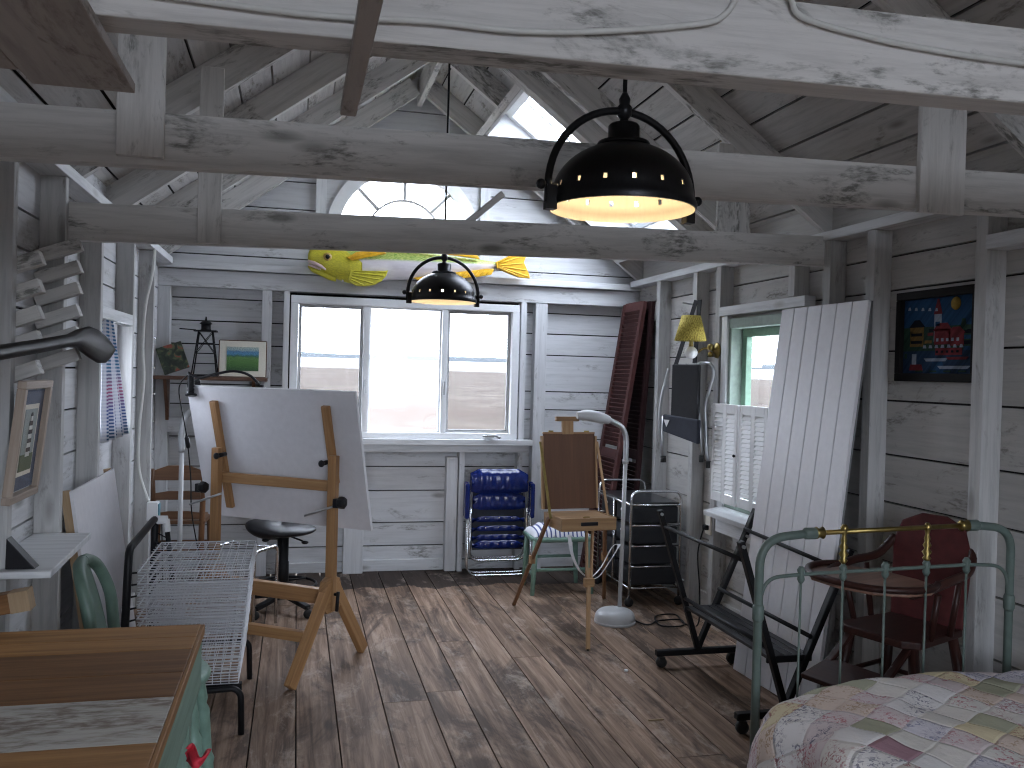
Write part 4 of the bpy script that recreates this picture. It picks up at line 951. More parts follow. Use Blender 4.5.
br = thing('wood_bracket', 'stubby wooden bracket with pale sawn end sticking out above the table', 'bracket', (-.76, 2.62, .76))
mb = MB(); mb.bar((-.93, 2.66, .805), (-.70, 2.66, .845), .05, .055); mb.build('arm', M['tabB'], br, bevel=.004)
mb = MB(); mb.bar((-.745, 2.66, .8372), (-.696, 2.66, .8458), .0515, .0565); mb.build('sawn_end', M['endgrain'], br)

# ------------------------------------------------------------------ wire tray rack
wr = thing('wire_tray_rack', 'black framed rack stacked with white wire grid trays', 'rack', (-.38, 4.08, 0))
x0, x1, y0, y1 = -.60, -.172, 3.775, 4.40; ntr = 10
for k in range(ntr):
    z = .66 - k*.047; mb = MB(); dxk = -.004*k; 
    nx, ny = 12, 12
    # border, cross wires, long wires, down-turned lip at the front and sides
    b = [(x0, y0, z), (x1+dxk, y0, z), (x1+dxk, y1, z), (x0+.0, y1, z)]
    mb.tube(b, .0040, 5, True)
    for i in range(1, nx): x = x0 + (x1+dxk-x0)*i/nx; mb.tube([(x, y1, z), (x, y0, z), (x, y0-.004, z-.044)], .0018, 4, cap=False)
    for i in range(1, ny): y = y0 + (y1-y0)*i/ny; mb.tube([(x0-.012, y, z-.0), (x1+dxk, y, z), (x1+dxk+.004, y, z-.042)], .0018, 4, cap=False)
    for q in (.011, .022, .033, .044): mb.tube([(x0, y0-.004, z-q), (x1+dxk+.004, y0-.004, z-q), (x1+dxk+.004, y1, z-q)], .0020, 4, cap=False)
    mb.build('wire_tray', M['wirewhite'], wr)
mb = MB(); hx = -.64; mb.tube(fillet([(hx, 3.67, .02), (hx, 3.80, .75), (hx, 4.48, .765), (hx, 4.38, .02)], .045), .016, 10); mb.build('hoop_frame', M['black'], wr)
for k in range(ntr):
    z = .655 - k*.047
    for y in (3.82, 3.98):
        mb = MB(); mb.tube([(hx, (3.67 + .13*z/.73) if y < 3.9 else (4.38 + .1*z/.74), z), (x0, 3.80 if y < 3.9 else 4.38, z)], .004, 5); mb.build('hook_rod', M['black'], wr)
mb = MB(); mb.tube([(hx, 4.475, .755), (hx+.05, 4.47, .755), (hx+.085, 4.44, .50), (hx+.10, 4.42, .30)], .012, 8)
for i in range(9): mb.tube([(hx, 4.47-.006*i, .70 - i*.045), (hx+.058+.005*i, 4.462-.004*i, .67 - i*.04)], .003, 5)
mb.tube([(hx+.03, 4.47, .745), (hx+.05, 4.44, .32)], .003, 5); mb.build('wire_lattice', M['black'], wr)
for y, nm in ((3.72, 0), (4.38, 1)):
    mb = MB(); mb.tube(fillet([(-.655, y, .012), (-.63, y, .175), (-.215, y, .19), (-.19, y, .165), (-.185, y, .0)], .035), .013, 10); mb.build('leg_hoop', M['black'], wr)
mb = MB(); mb.span(-.60, -.19, 3.77, 3.80, .16, .19); mb.build('front_bar', M['black'], wr)
mb = MB(); mb.tube([(hx-.005, 4.475, .756), (hx+.055, 4.47, .756)], .021, 12); mb.tube([(hx+.05, 4.47, .76), (hx+.058, 4.463, .70)], .016, 12); mb.build('tape_wrap', M['tape'], wr, label='white tape wrapped on the hoop')
# ------------------------------------------------------------------ blue folding chairs
def blue_chair(loc, lab):
    t = thing('folding_chair', lab, 'chair', loc, 0, 'blue folding chairs under the window')
    w = .235
    mb = MB(); mb.tube(fillet([(-w, .0, .66), (-w-.005, .0, .012), (w+.005, .0, .012), (w, .0, .66)], .085, 8), .008, 8); mb.build('leg_frame', M['chrome'], t, local=True)
    mb = MB(); mb.tube(fillet([(-w+.022, .03, .50), (-w+.02, .035, .115), (w-.02, .035, .115), (w-.022, .03, .50)], .08, 8), .0085, 8); mb.build('leg_frame', M['chrome'], t, local=True)
    mb = MB(); mb.tube(fillet([(-w+.03, .055, .20), (-w+.03, .05, .755), (w-.03, .05, .755), (w-.03, .055, .20)], .07, 8), .009, 8); mb.build('back_frame', M['steel'], t, local=True)
    # padded sling: shallow bulge with rolled top
    def pad_fn(x0, x1, za, zb, yf, bul):
        def fn(u, v):
            x = x0+(x1-x0)*u; z = za+(zb-za)*v; e = (math.sin(PI*min(1, max(0, u))))**.3; e2 = (math.sin(PI*v))**.3 if 0 < v < 1 else 0
            cx = .055*max(0, abs(2*u-1)-.7)/.3
            return (x, yf - bul*e*e2 - .004*math.cos(u*38)*e2, z - (cx*.6 if v > .5 else -cx*.2))
        return fn
    def pad(name, x0, x1, za, zb, yf, bul):
        mb = MB(); mb.grid(pad_fn(x0, x1, za, zb, yf, bul), 30, 8); mb.grid(lambda u, v: pad_fn(x0, x1, za, zb, yf+.012, -.008)(1-u, v), 30, 8); return mb.build(name, M['bluevinyl'], t, local=True)
    pad('head_cushion', -w+.02, w-.02, .615, .785, .022, .035)
    pad('upper_sling', -w+.035, w-.035, .49, .615, .04, .02)
    for k, z in enumerate((.40, .33, .265)): pad('sling_strap', -w+.035, w-.035, z, z+.04, .045, .008)
    pad('lower_sling', -w+.04, w-.04, .20, .262, .045, .016)
    mb = MB(); mb.box((0, .062, .40), (2*w-.09, .004, .42)); mb.build('back_sling', M['navy'], t, local=True)
    for sx in (-1, 1):
        mb = MB(); mb.box((sx*(w+.012), .01, .56), (.034, .05, .26)); mb.build('arm_rest', M['bluevinyl'], t, local=True, bevel=.012)
    mb = MB()
    for z in (.43, .36, .235):
        for x in (-.1, 0, .1): mb.ball((x, .028, z), .005, 8)
    mb.build('snap_studs', M['chrome'], t, local=True)
    return t
b1 = blue_chair((1.482, 6.30, 0), 'blue vinyl folding chair in front of its twin under the window')
b2 = copy_tree(b1); b2.location = (1.492, 6.395, .0); b2['label'] = 'blue vinyl folding chair behind its twin, nearest the back wall boards'

# ------------------------------------------------------------------ green stool and cushion
gs = thing('green_stool', 'mint green painted stool behind the paint box easel', 'stool', (1.80, 5.90, 0))
sx0, sx1, sy0, sy1 = 1.585, 2.03, 5.72, 6.05
mb = MB(); mb.prism([(1.60, 5.72), (2.02, 5.72), (2.04, 5.78), (2.02, 6.06), (1.60, 6.06), (1.58, 5.78)], .03, (0, 0, .375), (1, 0, 0), (0, 1, 0)); mb.build('seat', M['mint'], gs, bevel=.01)
for x, y in ((1.60, 5.74), (2.0, 5.74), (1.62, 6.04), (1.99, 6.04)):
    d = V((x-1.8, y-5.9, 0))*.06; mb = MB(); mb.tube([V((x, y, 0))+d, V((x, y, .2)), V((x, y, .37))-d*.5], [.015, .02, .018], 10); mb.build('leg', M['mint'], gs)
mb = MB(); mb.tube([(1.60, 5.74, .17), (2.0, 5.74, .17)], .011, 8); mb.tube([(1.62, 6.04, .2), (1.99, 6.04, .2)], .011, 8); mb.tube([(1.60, 5.74, .13), (1.62, 6.04, .13)], .011, 8); mb.tube([(2.0, 5.74, .13), (1.99, 6.04, .13)], .011, 8); mb.build('stretcher', M['mint'], gs)
def stripes():
    t = NT('striped_ticking'); tc = t.n('ShaderNodeTexCoord'); sep = t.n('ShaderNodeSeparateXYZ'); t.link(tc.outputs['UV'], sep.inputs[0])
    s = t.math('GREATER_THAN', t.math('FRACT', t.math('MULTIPLY', sep.outputs[0], 13)), .66); t.color(t.mix(s, (.68, .68, .72), (.08, .1, .24))).set(.9, 0, .1); return t.m
cu = MB()
cu.grid(lambda u, v: (1.60 + .40*u, 5.74 + .29*v, .392 + .085*(max(0, math.sin(PI*u))**.4)*(max(0, math.sin(PI*v))**.4) + .006*math.sin(40*u)), 26, 18)
cu.grid(lambda u, v: (2.0 - .40*u, 5.74 + .29*v, .391), 4, 4)
tag(cu.build('seat_cushion', stripes()), 'striped blue and white cushion lying on the mint green stool', 'cushion')

# ------------------------------------------------------------------ paint box easel
be = thing('box_easel', 'wooden paint box easel on three splayed legs with its lid raised', 'easel', (1.668, 5.0, 0), math.radians(6))
Tb = be
# local frame: x to the side, y away
bw_, bd, bz0, bz1 = .352, .27, .60, .67
mb = MB(); t_ = .012
mb.span(-bw_/2, bw_/2, -.14, -.14+t_, bz0, bz1); mb.span(-bw_/2, bw_/2, .14-t_, .14, bz0, bz1); mb.span(-bw_/2, -bw_/2+t_, -.14+t_, .14-t_, bz0, bz1); mb.span(bw_/2-t_, bw_/2, -.14+t_, .14-t_, bz0, bz1); mb.span(-bw_/2, bw_/2, -.14, .14, bz0-.006, bz0)
bx = mb.build('paint_box', M['boxwood'], be, local=True, bevel=.003)
mb = MB(); mb.span(-bw_/2+t_, bw_/2-t_, -.135, .12, bz1-.012, bz1-.004); mb.build('palette_cover', M['boxwood'], be, local=True)
mb = MB(); mb.span(-.055, .055, -.146, -.140, .625, .647); mb.build('carry_handle', M['blackplastic'], bx, local=True, bevel=.003)
mb = MB(); mb.span(-.02, .02, -.10, -.085, bz1-.004, bz1+.002); mb.build('latch', M['brass'], bx, local=True)
up_ = V((0, math.sin(math.radians(7)), math.cos(math.radians(7)))); L0 = V((-.005, .13, bz1+.015))
def lid(x, u, d): return L0 + V((x, 0, 0)) + up_*u + V((0, -up_.z, up_.y))*d
Rl = Matrix((V((1, 0, 0)), V((0, up_.z, -up_.y)), up_)).transposed()
mb = MB(); mb.box(lid(0, .232, 0), (.345, .006, .465), Rl); mb.build('lid_panel', M['ply'], be, local=True)
mb = MB()
mb.box(lid(-.179, .222, -.004), (.014, .028, .445), Rl); mb.box(lid(.179, .222, -.004), (.014, .028, .445), Rl); mb.box(lid(0, .463, -.004), (.345, .028, .012), Rl); mb.build('lid_frame', M['boxwood'], be, local=True, bevel=.002)
mb = MB(); mb.box(lid(-.01, .505, .004), (.075, .02, .10), Rl); mb.box(lid(-.01, .55, .0), (.155, .03, .028), Rl); mb.build('canvas_clamp', M['boxwood'], be, local=True, bevel=.003)
for x in (-.12, .12):
    mb = MB(); mb.box(lid(x, .472, 0), (.03, .012, .012), Rl); mb.build('hinge', M['brass'], be, local=True)
for sx in (-1, 1):
    mb = MB(); mb.bar((sx*.188, .0, bz1-.02), lid(sx*.19, .41, 0), .006, .016, (1, 0, 0)); mb.build('lid_stay', M['boxwood'] if sx > 0 else M['brass'], be, local=True)
Ti = (Matrix.Translation(V((1.668, 5.0, 0))) @ Matrix.Rotation(math.radians(6), 4, 'Z')).inverted()
feet = [((1.58, 4.53, .0), (.02, -.10, .59)), ((1.40, 5.50, .0), (-.192, .02, .65)), ((2.05, 5.58, .0), (.192, .05, .63))]
for i, (f, top) in enumerate(feet):
    f = Ti @ V(f); top = V(top); mid = top.lerp(f, .45)
    mb = MB()
    sd = V((1, 0, 0))
    if i == 0:
        for sx in (-1, 1): mb.bar(top + V((sx*.02, 0, .0)), mid + V((sx*.012, 0, 0)), .012, .022, (0, 1, 0))
    else: mb.bar(top, mid, .018, .024, (0, 1, 0))
    lg = mb.build('leg', M['boxwood'] if i == 0 else M['chairwood'], be, local=True, bevel=.002)
    mb = MB(); q = .40; a = top.lerp(f, .36) if i else top.lerp(f, .33); mb.bar(a + V((0, .004, 0)), f.lerp(top, .01) + V((0, 0, .0)), .022, .016, (0, 1, 0)); mb.build('leg_extension', M['boxwood'] if i == 0 else M['chairwood'], lg, local=True, bevel=.002)
    mb = MB(); mb.box(mid, (.058 if i == 0 else .034, .035, .05)); mb.build('leg_sleeve', M['boxwood'], lg, local=True, bevel=.003)
    mb = MB(); d = (f - top).normalized(); mb.tube([f - d*.012, f + V((0, 0, .002))], [.009, .004], 8); mb.build('foot_spike', M['black'], lg, local=True)
mb = MB(); sp = smooth_path([(-.11, -.10, .57), (-.10, -.13, .46), (-.06, -.15, .37), (.0, -.17, .325), (.06, -.16, .33), (.13, -.14, .40), (.20, -.12, .485), (.21, -.10, .50), (.17, -.10, .485), (.09, -.13, .38), (.02, -.15, .325)], 5)
for i in range(len(sp)-1): mb.bar(sp[i], sp[i+1]+(sp[i+1]-sp[i])*.05, .020, .003, (0, .35, .94))
mb.build('carry_strap', M['strap'], be, local=True)

# ------------------------------------------------------------------ white floor lamp
fl_ = thing('floor_lamp', 'slim white gooseneck floor lamp beside the paint box easel', 'lamp', (1.93, 5.03, 0))
def base_fn(u, v):
    a = 2*PI*u; r = math.sin(PI*v/2)**.6 if v > 0 else 0
    return (1.925 + .125*r*math.cos(a), 5.04 + .12*r*math.sin(a), .012 + .075*math.cos(PI*v/2)**.7 if v < 1 else .0)
mb = MB(); mb.grid(base_fn, 32, 10, cu=True); mb.lathe([(.126, -.0), (.126, .014)], 32, (1.925, 5.04, 0)); mb.build('base', M['lampgrey'], fl_)
mb = MB(); mb.tube([(1.965, 5.07, .05), (1.985, 5.09, .975)], .013, 12); mb.build('pole', M['lampgrey'], fl_)
mb = MB(); mb.tube([(1.985, 5.09, .965), (1.985, 5.09, .99)], .019, 12); mb.build('collar', M['lampgrey'], fl_)
mb = MB(); mb.tube(smooth_path([(1.985, 5.09, .985), (1.987, 5.09, 1.06), (1.983, 5.09, 1.13), (1.955, 5.09, 1.19), (1.89, 5.09, 1.225), (1.85, 5.085, 1.235)], 6), [.017]*31, 12); mb.build('gooseneck', M['steel'], fl_)
mb = MB()
P = [V((1.87, 5.085, 1.232)), V((1.80, 5.08, 1.25)), V((1.72, 5.08, 1.262)), V((1.66, 5.08, 1.258))]; sp = smooth_path(P, 5)
mb.tube(sp, [.019 + .016*math.sin(PI*min(1, (i/len(sp))*.9+.1)) for i in range(len(sp))], 14); mb.build('lamp_head', M['lampgrey'], fl_)
mb = MB(); mb.tube([p + V((0, 0, -.022)) for p in sp[3:-3]], .014, 10); mb.build('tube_bulb', M['porcelain'], fl_)

# ------------------------------------------------------------------ rolling drawer cart
dc = thing('drawer_cart', 'chrome framed rolling cart of smoky black drawers by the side wall', 'drawer cart', (2.32, 5.72, 0))
X0, X1, Y0, Y1 = 2.14, 2.49, 5.36, 5.98
for y in (Y0, Y1):
    mb = MB(); mb.tube(fillet([(X0, y, .07), (X0, y, .755), (X1, y, .755), (X1, y, .07)], .06, 6), .0095, 8); mb.build('end_hoop', M['chrome'], dc)
    mb = MB()
    for z in (.665, .53, .395, .26, .12): mb.tube([(X0, y, z), (X1, y, z)], .006, 6)
    mb.build('end_rails', M['chrome'], dc)
mb = MB()
for z in (.665, .12):
    for x in (X0, X1): mb.tube([(x, Y0, z), (x, Y1, z)], .006, 6)
mb.tube([(X0, (Y0+Y1)/2, .10), (X0, (Y0+Y1)/2, .675)], .008, 8); mb.build('side_rails', M['chrome'], dc)
ym = (Y0+Y1)/2
for col in range(2):
    ya, yb = (Y0+.015, ym-.012) if col == 0 else (ym+.012, Y1-.015)
    for k, (za, zb) in enumerate(((.54, .655), (.405, .52), (.27, .385), (.135, .25))):
        mb = MB(); mb.box(((X0+X1)/2, (ya+yb)/2, (za+zb)/2), (X1-X0-.02, yb-ya, zb-za)); dr = mb.build('drawer', M['drawer'], dc, bevel=.012)
        mb = MB(); mb.ball((X0-.002, (ya+yb)/2, (za+zb)/2+.02), .012, 10); mb.build('knob', M['porcelain'], dr)
mb = MB(); mb.span(X0+.005, X1-.005, Y0+.01, Y1-.01, .665, .68); mb.build('top', M['drawer'], dc, bevel=.004)
for x in (X0, X1):
    for y in (Y0, Y1):
        mb = MB(); mb.lathe([(.004, -.011), (.028, -.011), (.03, 0), (.028, .011), (.004, .011)], 16, (x, y, .031), Matrix.Rotation(PI/2, 3, 'X')); mb.tube([(x, y, .035), (x, y, .08)], .008, 6); mb.build('caster', M['rubber'], dc)

# ------------------------------------------------------------------ leaning oxblood shutters
def shutter(xb, xt, ya, yb, zt, lab, mat):
    t = thing('louvred_shutter', lab, 'shutter', ((xb+xt)/2, (ya+yb)/2, 0), 0, 'old shutters leaning in the corner')
    a, b = V((xb, 0, 0)), V((xt, 0, zt)); u = (b-a).normalized(); n2 = V((-u.z, 0, u.x)); L = (b-a).length; R = Matrix((n2, V((0, 1, 0)), u)).transposed()
    ym = (ya+yb)/2; W = yb-ya
    mb = MB()
    for y in (ya+.025, yb-.025): mb.box(a + u*L/2 + V((0, y, 0)), (.03, .05, L), R)
    for q in (.03, L*.45, L-.03): mb.box(a + u*q + V((0, ym, 0)), (.028, W-.1, .07), R)
    mb.build('frame', mat, t, bevel=.003)
    mb = MB(); n = int((L-.10)/.032)
    for i in range(n):
        q = .085 + i*.032
        if abs(q - L*.45) < .045 or q > L - .05: continue
        mb.box(a + u*q + V((0, ym, 0)), (.006, W-.098, .040), R @ Matrix.Rotation(math.radians(38), 3, 'Y'))
    mb.build('louvres', mat, t); return t
shutter(2.17, 2.475, 6.03, 6.45, 2.06, 'oxblood louvred shutter leaning in front, with slats facing the room', M['shutterred'])
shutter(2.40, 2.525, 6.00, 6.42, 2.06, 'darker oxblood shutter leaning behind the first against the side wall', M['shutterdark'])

# ------------------------------------------------------------------ brass swing lamp, camp stool
sc = thing('wall_sconce', 'brass swing arm wall lamp with a yellow speckled paper shade', 'lamp', (SR, 4.99, 1.68))
mb = MB(); mb.lathe([(.001, .03), (.018, .028), (.022, .018), (.045, .012), (.05, 0)], 24, (SR, 4.99, 1.68), Matrix.Rotation(-PI/2, 3, 'Y')); mb.ball((SR-.045, 4.99, 1.70), .022, 12); mb.ball((SR-.045, 4.99, 1.655), .018, 12); mb.build('wall_plate', M['brass'], sc)
mb = MB(); mb.tube(smooth_path([(SR-.03, 4.99, 1.68), (2.44, 4.985, 1.69), (2.38, 4.96, 1.66), (2.34, 4.95, 1.655)], 5), .007, 8); mb.build('swing_arm', M['brass'], sc)
mb = MB(); mb.ball((2.335, 4.95, 1.66), .041, 18, (1, 1, .95)); mb.build('globe', M['porcelain'], sc)
mb = MB(); mb.lathe([(.012, 1.695), (.016, 1.705), (.012, 1.72), (.018, 1.735), (.018, 1.78)], 14, (2.335, 4.95, 0)); mb.build('lamp_holder', M['brass'], sc)
def speckle():
    t = NT('speckled_shade'); nz = t.noise(t.uv(70, 70), 1, 2); t.color(t.ramp(nz, [(.42, (.30, .22, .04)), (.56, (.68, .56, .14))])).set(.8, 0, .1); return t.m
mb = MB(); mb.lathe([(.098, 1.732), (.058, 1.885)], 36, (2.33, 4.95, 0), cap=False); o = mb.build('lamp_shade', speckle(), sc); md = o.modifiers.new('thick', 'SOLIDIFY'); md.thickness = .003

cs_ = thing('camp_stool', 'folded black camp stool hanging by its strap from a stud', 'stool', (2.43, 5.38, .95))
xs = 2.43
def tubep(pts, name, mat, r=.010): mb = MB(); mb.tube(pts, r, 8); return mb.build(name, mat, cs_)
tubep(fillet([(xs+.02, 5.56, .96), (xs, 5.61, 1.28), (xs, 5.52, 1.56)], .2), 'leg', M['steel'])
tubep(fillet([(xs-.03, 5.52, .965), (xs-.02, 5.54, 1.25)], .2), 'leg', M['steel'])
tubep(fillet([(xs, 5.15, .965), (xs, 5.17, 1.1), (xs, 5.19, 1.35), (xs, 5.12, 1.54), (xs, 5.15, 1.60), (xs, 5.24, 1.60)], .06), 'leg', M['steel'])
tubep(fillet([(xs-.04, 5.17, 1.0), (xs-.035, 5.19, 1.2), (xs-.03, 5.25, 1.45), (xs-.03, 5.22, 1.60)], .06), 'leg', M['steel'])
for y, z, x in ((5.56, .96, xs+.02), (5.52, .965, xs-.03), (5.15, .965, xs), (5.17, 1.0, xs-.04)):
    mb = MB(); mb.tube([(x, y, z-.012), (x, y, z+.03)], .014, 10); mb.build('foot_cap', M['rubber'], cs_)
def sheet(name, ya, yb, za, zb, x, mat, th=.035, sk=0):
    mb = MB(); mb.prism([(ya, za), (yb, za - sk), (yb+.0, zb - sk*.3), (ya, zb)], th, (x, 0, 0), (0, 1, 0), (0, 0, 1)); return mb.build(name, mat, cs_, bevel=.008)
sheet('back_panel', 5.20, 5.43, 1.20, 1.59, xs-.045, M['canvasblack'], .03)
pk = sheet('seat_sling', 5.16, 5.47, 1.10, 1.25, xs-.075, M['navy'], .03, -.06)
tg = MB(); tg.prism([(5.455, 1.235), (5.405, 1.235), (5.43, 1.19)], .003, (xs-.092, 0, 0), (0, 1, 0), (0, 0, 1)); tg.build('white_tag', M['tape'], pk)
mb = MB()
for y0_, y1_ in ((5.33, 5.44), (5.30, 5.26)): mb.bar((2.47, y0_, 2.0), (xs-.03, y1_, 1.55 if y1_ > 5.4 else 1.6), .004, .034, (0, 1, 0))
mb.build('hanging_strap', M['canvasblack'], cs_)
cs_.rotation_euler.z = math.radians(20); cs_.location = (2.40, 5.18, .95)
tag(MB().tube([(SR+.0, 5.325, 1.985), (SR-.10, 5.30, 1.995)], .006, 8).build('coat_nail', M['steel']), 'steel nail holding the strap of the camp stool', 'nail')

# ------------------------------------------------------------------ half shutters, beadboard panel, dark picture, outlet
hs = thing('half_shutters', 'white louvred half shutters across the green side window', 'shutter', (2.50, 4.6, .76))
for i in range(4):
    yb = 4.94 - i*.167; ya = yb - .162; z0, z1 = .765, 1.355; x = 2.50 - .012*(i % 2)
    mb = MB()
    for y in (ya+.016, yb-.016): mb.span(x-.012, x+.012, y-.016, y+.016, z0, z1)
    for z in (z0+.03, z1-.025): mb.span(x-.0115, x+.0115, ya+.032, yb-.032, z-.03, z+.025)
    lf = mb.build('shutter_leaf', M['shutterwhite'], hs, bevel=.003)
    mb = MB(); n = 18
    for k in range(n): mb.box((x, (ya+yb)/2, z0+.085+k*(z1-z0-.15)/(n-1)), (.005, .098, .048), Matrix.Rotation(math.radians(36), 3, 'Y'))
    mb.build('louvres', M['shutterwhite'], lf)
    if i == 1:
        mb = MB(); mb.ball((x-.02, ya+.012, 1.06), .009, 8); mb.build('knob', M['black'], lf)
BL, TL, TR = V((2.241, 4.126, 0.002)), V((2.475, 4.145, 1.876)), V((2.512, 3.473, 1.879))
ux = (TR-TL).normalized(); uz = (TL-BL); uz = (uz - ux*uz.dot(ux)).normalized(); un = ux.cross(uz); wdt = (TR-TL).length; hgt = (TL-BL).length
bb = thing('beadboard_panel', 'tall white beadboard panel leaning against the side wall', 'panel', (2.3, 3.8, 0))
mb = MB(); nb = 6; Rb = Matrix((ux, un, uz)).transposed()
for i in range(nb): w = wdt/nb; mb.box(BL + ux*(w*(i+.5)) + uz*hgt/2, (w-.006, .018, hgt), Rb)
mb.build('boards', M['beadboard'], bb, bevel=.003)
mb = MB(); mb.box(BL + ux*wdt/2 + uz*hgt/2 + un*(.0125 if un.x > 0 else -.0125), (wdt-.004, .008, hgt-.004), Rb); mb.build('backing', M['groove'], bb)
mb = MB()
for q in (.18, .9, 1.65): mb.box(BL + ux*wdt/2 + uz*q + un*(.026 if un.x > 0 else -.026), (wdt-.14, .018, .07), Rb)
mb.build('battens', M['beadboard'], bb)

dp = thing('framed_artwork', 'dark framed night harbour picture hanging on the side wall boards', 'picture', (2.6, 3.08, 1.52))
x = XR - .004; pa, pb, za, zb = 2.90, 3.415, 1.515, 1.905
pa, pb = 2.86 + .055, 3.40
mb = MB()
for a in ((pa, pb, za, za+.035), (pa, pb, zb-.035, zb), (pa, pa+.032, za+.035, zb-.035), (pb-.032, pb, za+.035, zb-.035)): mb.span(x-.028, x, a[0], a[1], a[2], a[3])
mb.build('frame', plain('black_frame', (.010, .009, .009), .6, 0, .1, .06), dp, bevel=.003)
tm = [plain('art_night_blue', (.014, .045, .10), .8, 0, .5, .06), plain('art_green', (.018, .04, .028), .8, 0, .6, .06), plain('art_red', (.12, .02, .024), .8, 0, .45, .06), plain('art_white', (.20, .23, .28), .8, 0, .3, .06), plain('art_yellow', (.22, .14, .03), .8, 0, .3, .06), plain('art_water', (.014, .03, .06), .8, 0, .6, .06), plain('art_ochre', (.12, .075, .025), .8, 0, .5, .06), plain('art_dark', (.006, .008, .014), .8, 0, .1, .06)]
mb = MB()
def patch(u0, u1, v0, v1, d, m, sl=0):     # u from the far edge (0) to the near edge (1)
    y0_, y1_ = pb-.032-(pb-pa-.064)*u0, pb-.032-(pb-pa-.064)*u1; w0, w1 = za+.035+(zb-za-.07)*v0, za+.035+(zb-za-.07)*v1; dy = (y1_-y0_)*sl
    p = [(x-.006-d, y0_, w0), (x-.006-d, y1_, w0), (x-.006-d, y1_-dy, w1), (x-.006-d, y0_+dy, w1)]; q = [(x-.004, a[1], a[2]) for a in p]
    A = [mb.vert(a) for a in p]; B = [mb.vert(a) for a in q]; mb.face(A, None, m); mb.face(B[::-1], None, m)
    for i in range(4): j = (i+1) % 4; mb.face((A[i], B[i], B[j], A[j]), None, m)
patch(0, 1, .62, 1, .001, 0); patch(0, 1, .30, .62, .001, 1); patch(0, 1, 0, .30, .001, 5)
patch(.1, .3, .36, .62, .002, 6); patch(.08, .32, .62, .72, .002, 7, .35); patch(.45, .55, .42, .78, .002, 3); patch(.44, .56, .78, .98, .0025, 2, .42)
patch(.46, .68, .38, .58, .003, 2); patch(.66, .86, .36, .52, .003, 2); patch(.44, .7, .56, .66, .003, 2, .25); patch(.64, .88, .52, .60, .003, 2, .3); patch(.48, .84, .24, .33, .003, 2); patch(.80, .90, .55, .7, .002, 1, .3)
patch(.12, .28, .40, .44, .003, 7); patch(.12, .28, .50, .54, .003, 7); patch(.47, .53, .62, .68, .003, 0)
for k in range(5):
    patch(.49 + k*.07, .52 + k*.07, .42, .46, .0045, 3); patch(.49 + k*.07, .52 + k*.07, .27, .30, .0045, 7)
for k in range(4): patch(.02 + k*.02, .06 + k*.03, .2 + .1*k, .27 + .1*k, .002, 1); patch(.86, .97, .3 + .07*k, .35 + .07*k, .002, 7 if k % 2 else 0); patch(.2 + .2*k, .3 + .2*k, .02, .04, .004, 1); patch(.32 + .02*k, .42 + .01*k, .40 + .05*k, .44 + .05*k, .002, (6, 1, 2, 7)[k])
for k in range(7): patch(.3 + k*.085, .345 + k*.085, .335, .375, .004, 3, .2)
for k in range(5): patch(.06 + k*.1, .10 + k*.1, .86 - .01*k, .90 - .01*k, .003, 3, .25)
patch(.35, .62, .16, .20, .003, 3, -.12); patch(.66, .9, .18, .215, .003, 2, -.12); patch(.55, .92, .06, .10, .003, 3, -.1); patch(.1, .3, .04, .12, .003, 2, .1); patch(.4, .62, .0, .16, .002, 0, .2); patch(.14, .2, .12, .26, .003, 3)
mb.lathe([(.001, .004), (.026, .004), (.028, 0)], 18, (x-.006, pb-.032-(pb-pa-.064)*.74, za+.035+(zb-za-.07)*.9), Matrix.Rotation(-PI/2, 3, 'Y'), 4)
mb.build('artwork', tm, dp)

ot = thing('wall_outlet', 'wall outlet with a black plug on the stud beside the drawer cart', 'outlet', (SR, 5.03, .58))
mb = MB(); mb.span(SR-.012, SR, 4.99, 5.06, .53, .65); mb.build('cover_plate', M['cream'], ot, bevel=.004)
mb = MB(); mb.span(SR-.04, SR-.012, 5.005, 5.045, .56, .59); mb.build('plug', M['blackplastic'], ot, bevel=.005)
lcable = MB(); lcable.tube(smooth_path([(SR-.04, 5.02, .575), (2.44, 4.99, .42), (2.43, 4.93, .2), (2.40, 4.88, .01), (2.33, 4.93, .008), (2.36, 5.12, .008), (2.22, 5.10, .008), (2.17, 4.90, .008), (2.30, 4.88, .008), (2.34, 5.0, .009), (2.2, 5.0, .009), (2.10, 4.93, .008), (2.06, 5.0, .008), (2.04, 5.05, .02)], 6), .005, 6)
tag(lcable.build('power_cord', M['black']), 'black power cord looping on the floor from the outlet to the floor lamp', 'cord')
tag(MB().span(1.53, 1.60, 3.555, 3.563, 0.0005, .006).build('match_stick', M['endgrain']), 'pale wooden matchstick lying on the plank floor', 'stick')
pb_ = MB(); pb_.ball((1.663, 4.174, .008), .009, 8, (1.3, 1, .8)); tag(pb_.build('paper_crumb', M['tape']), 'tiny white paper crumb on the plank floor', 'paper')

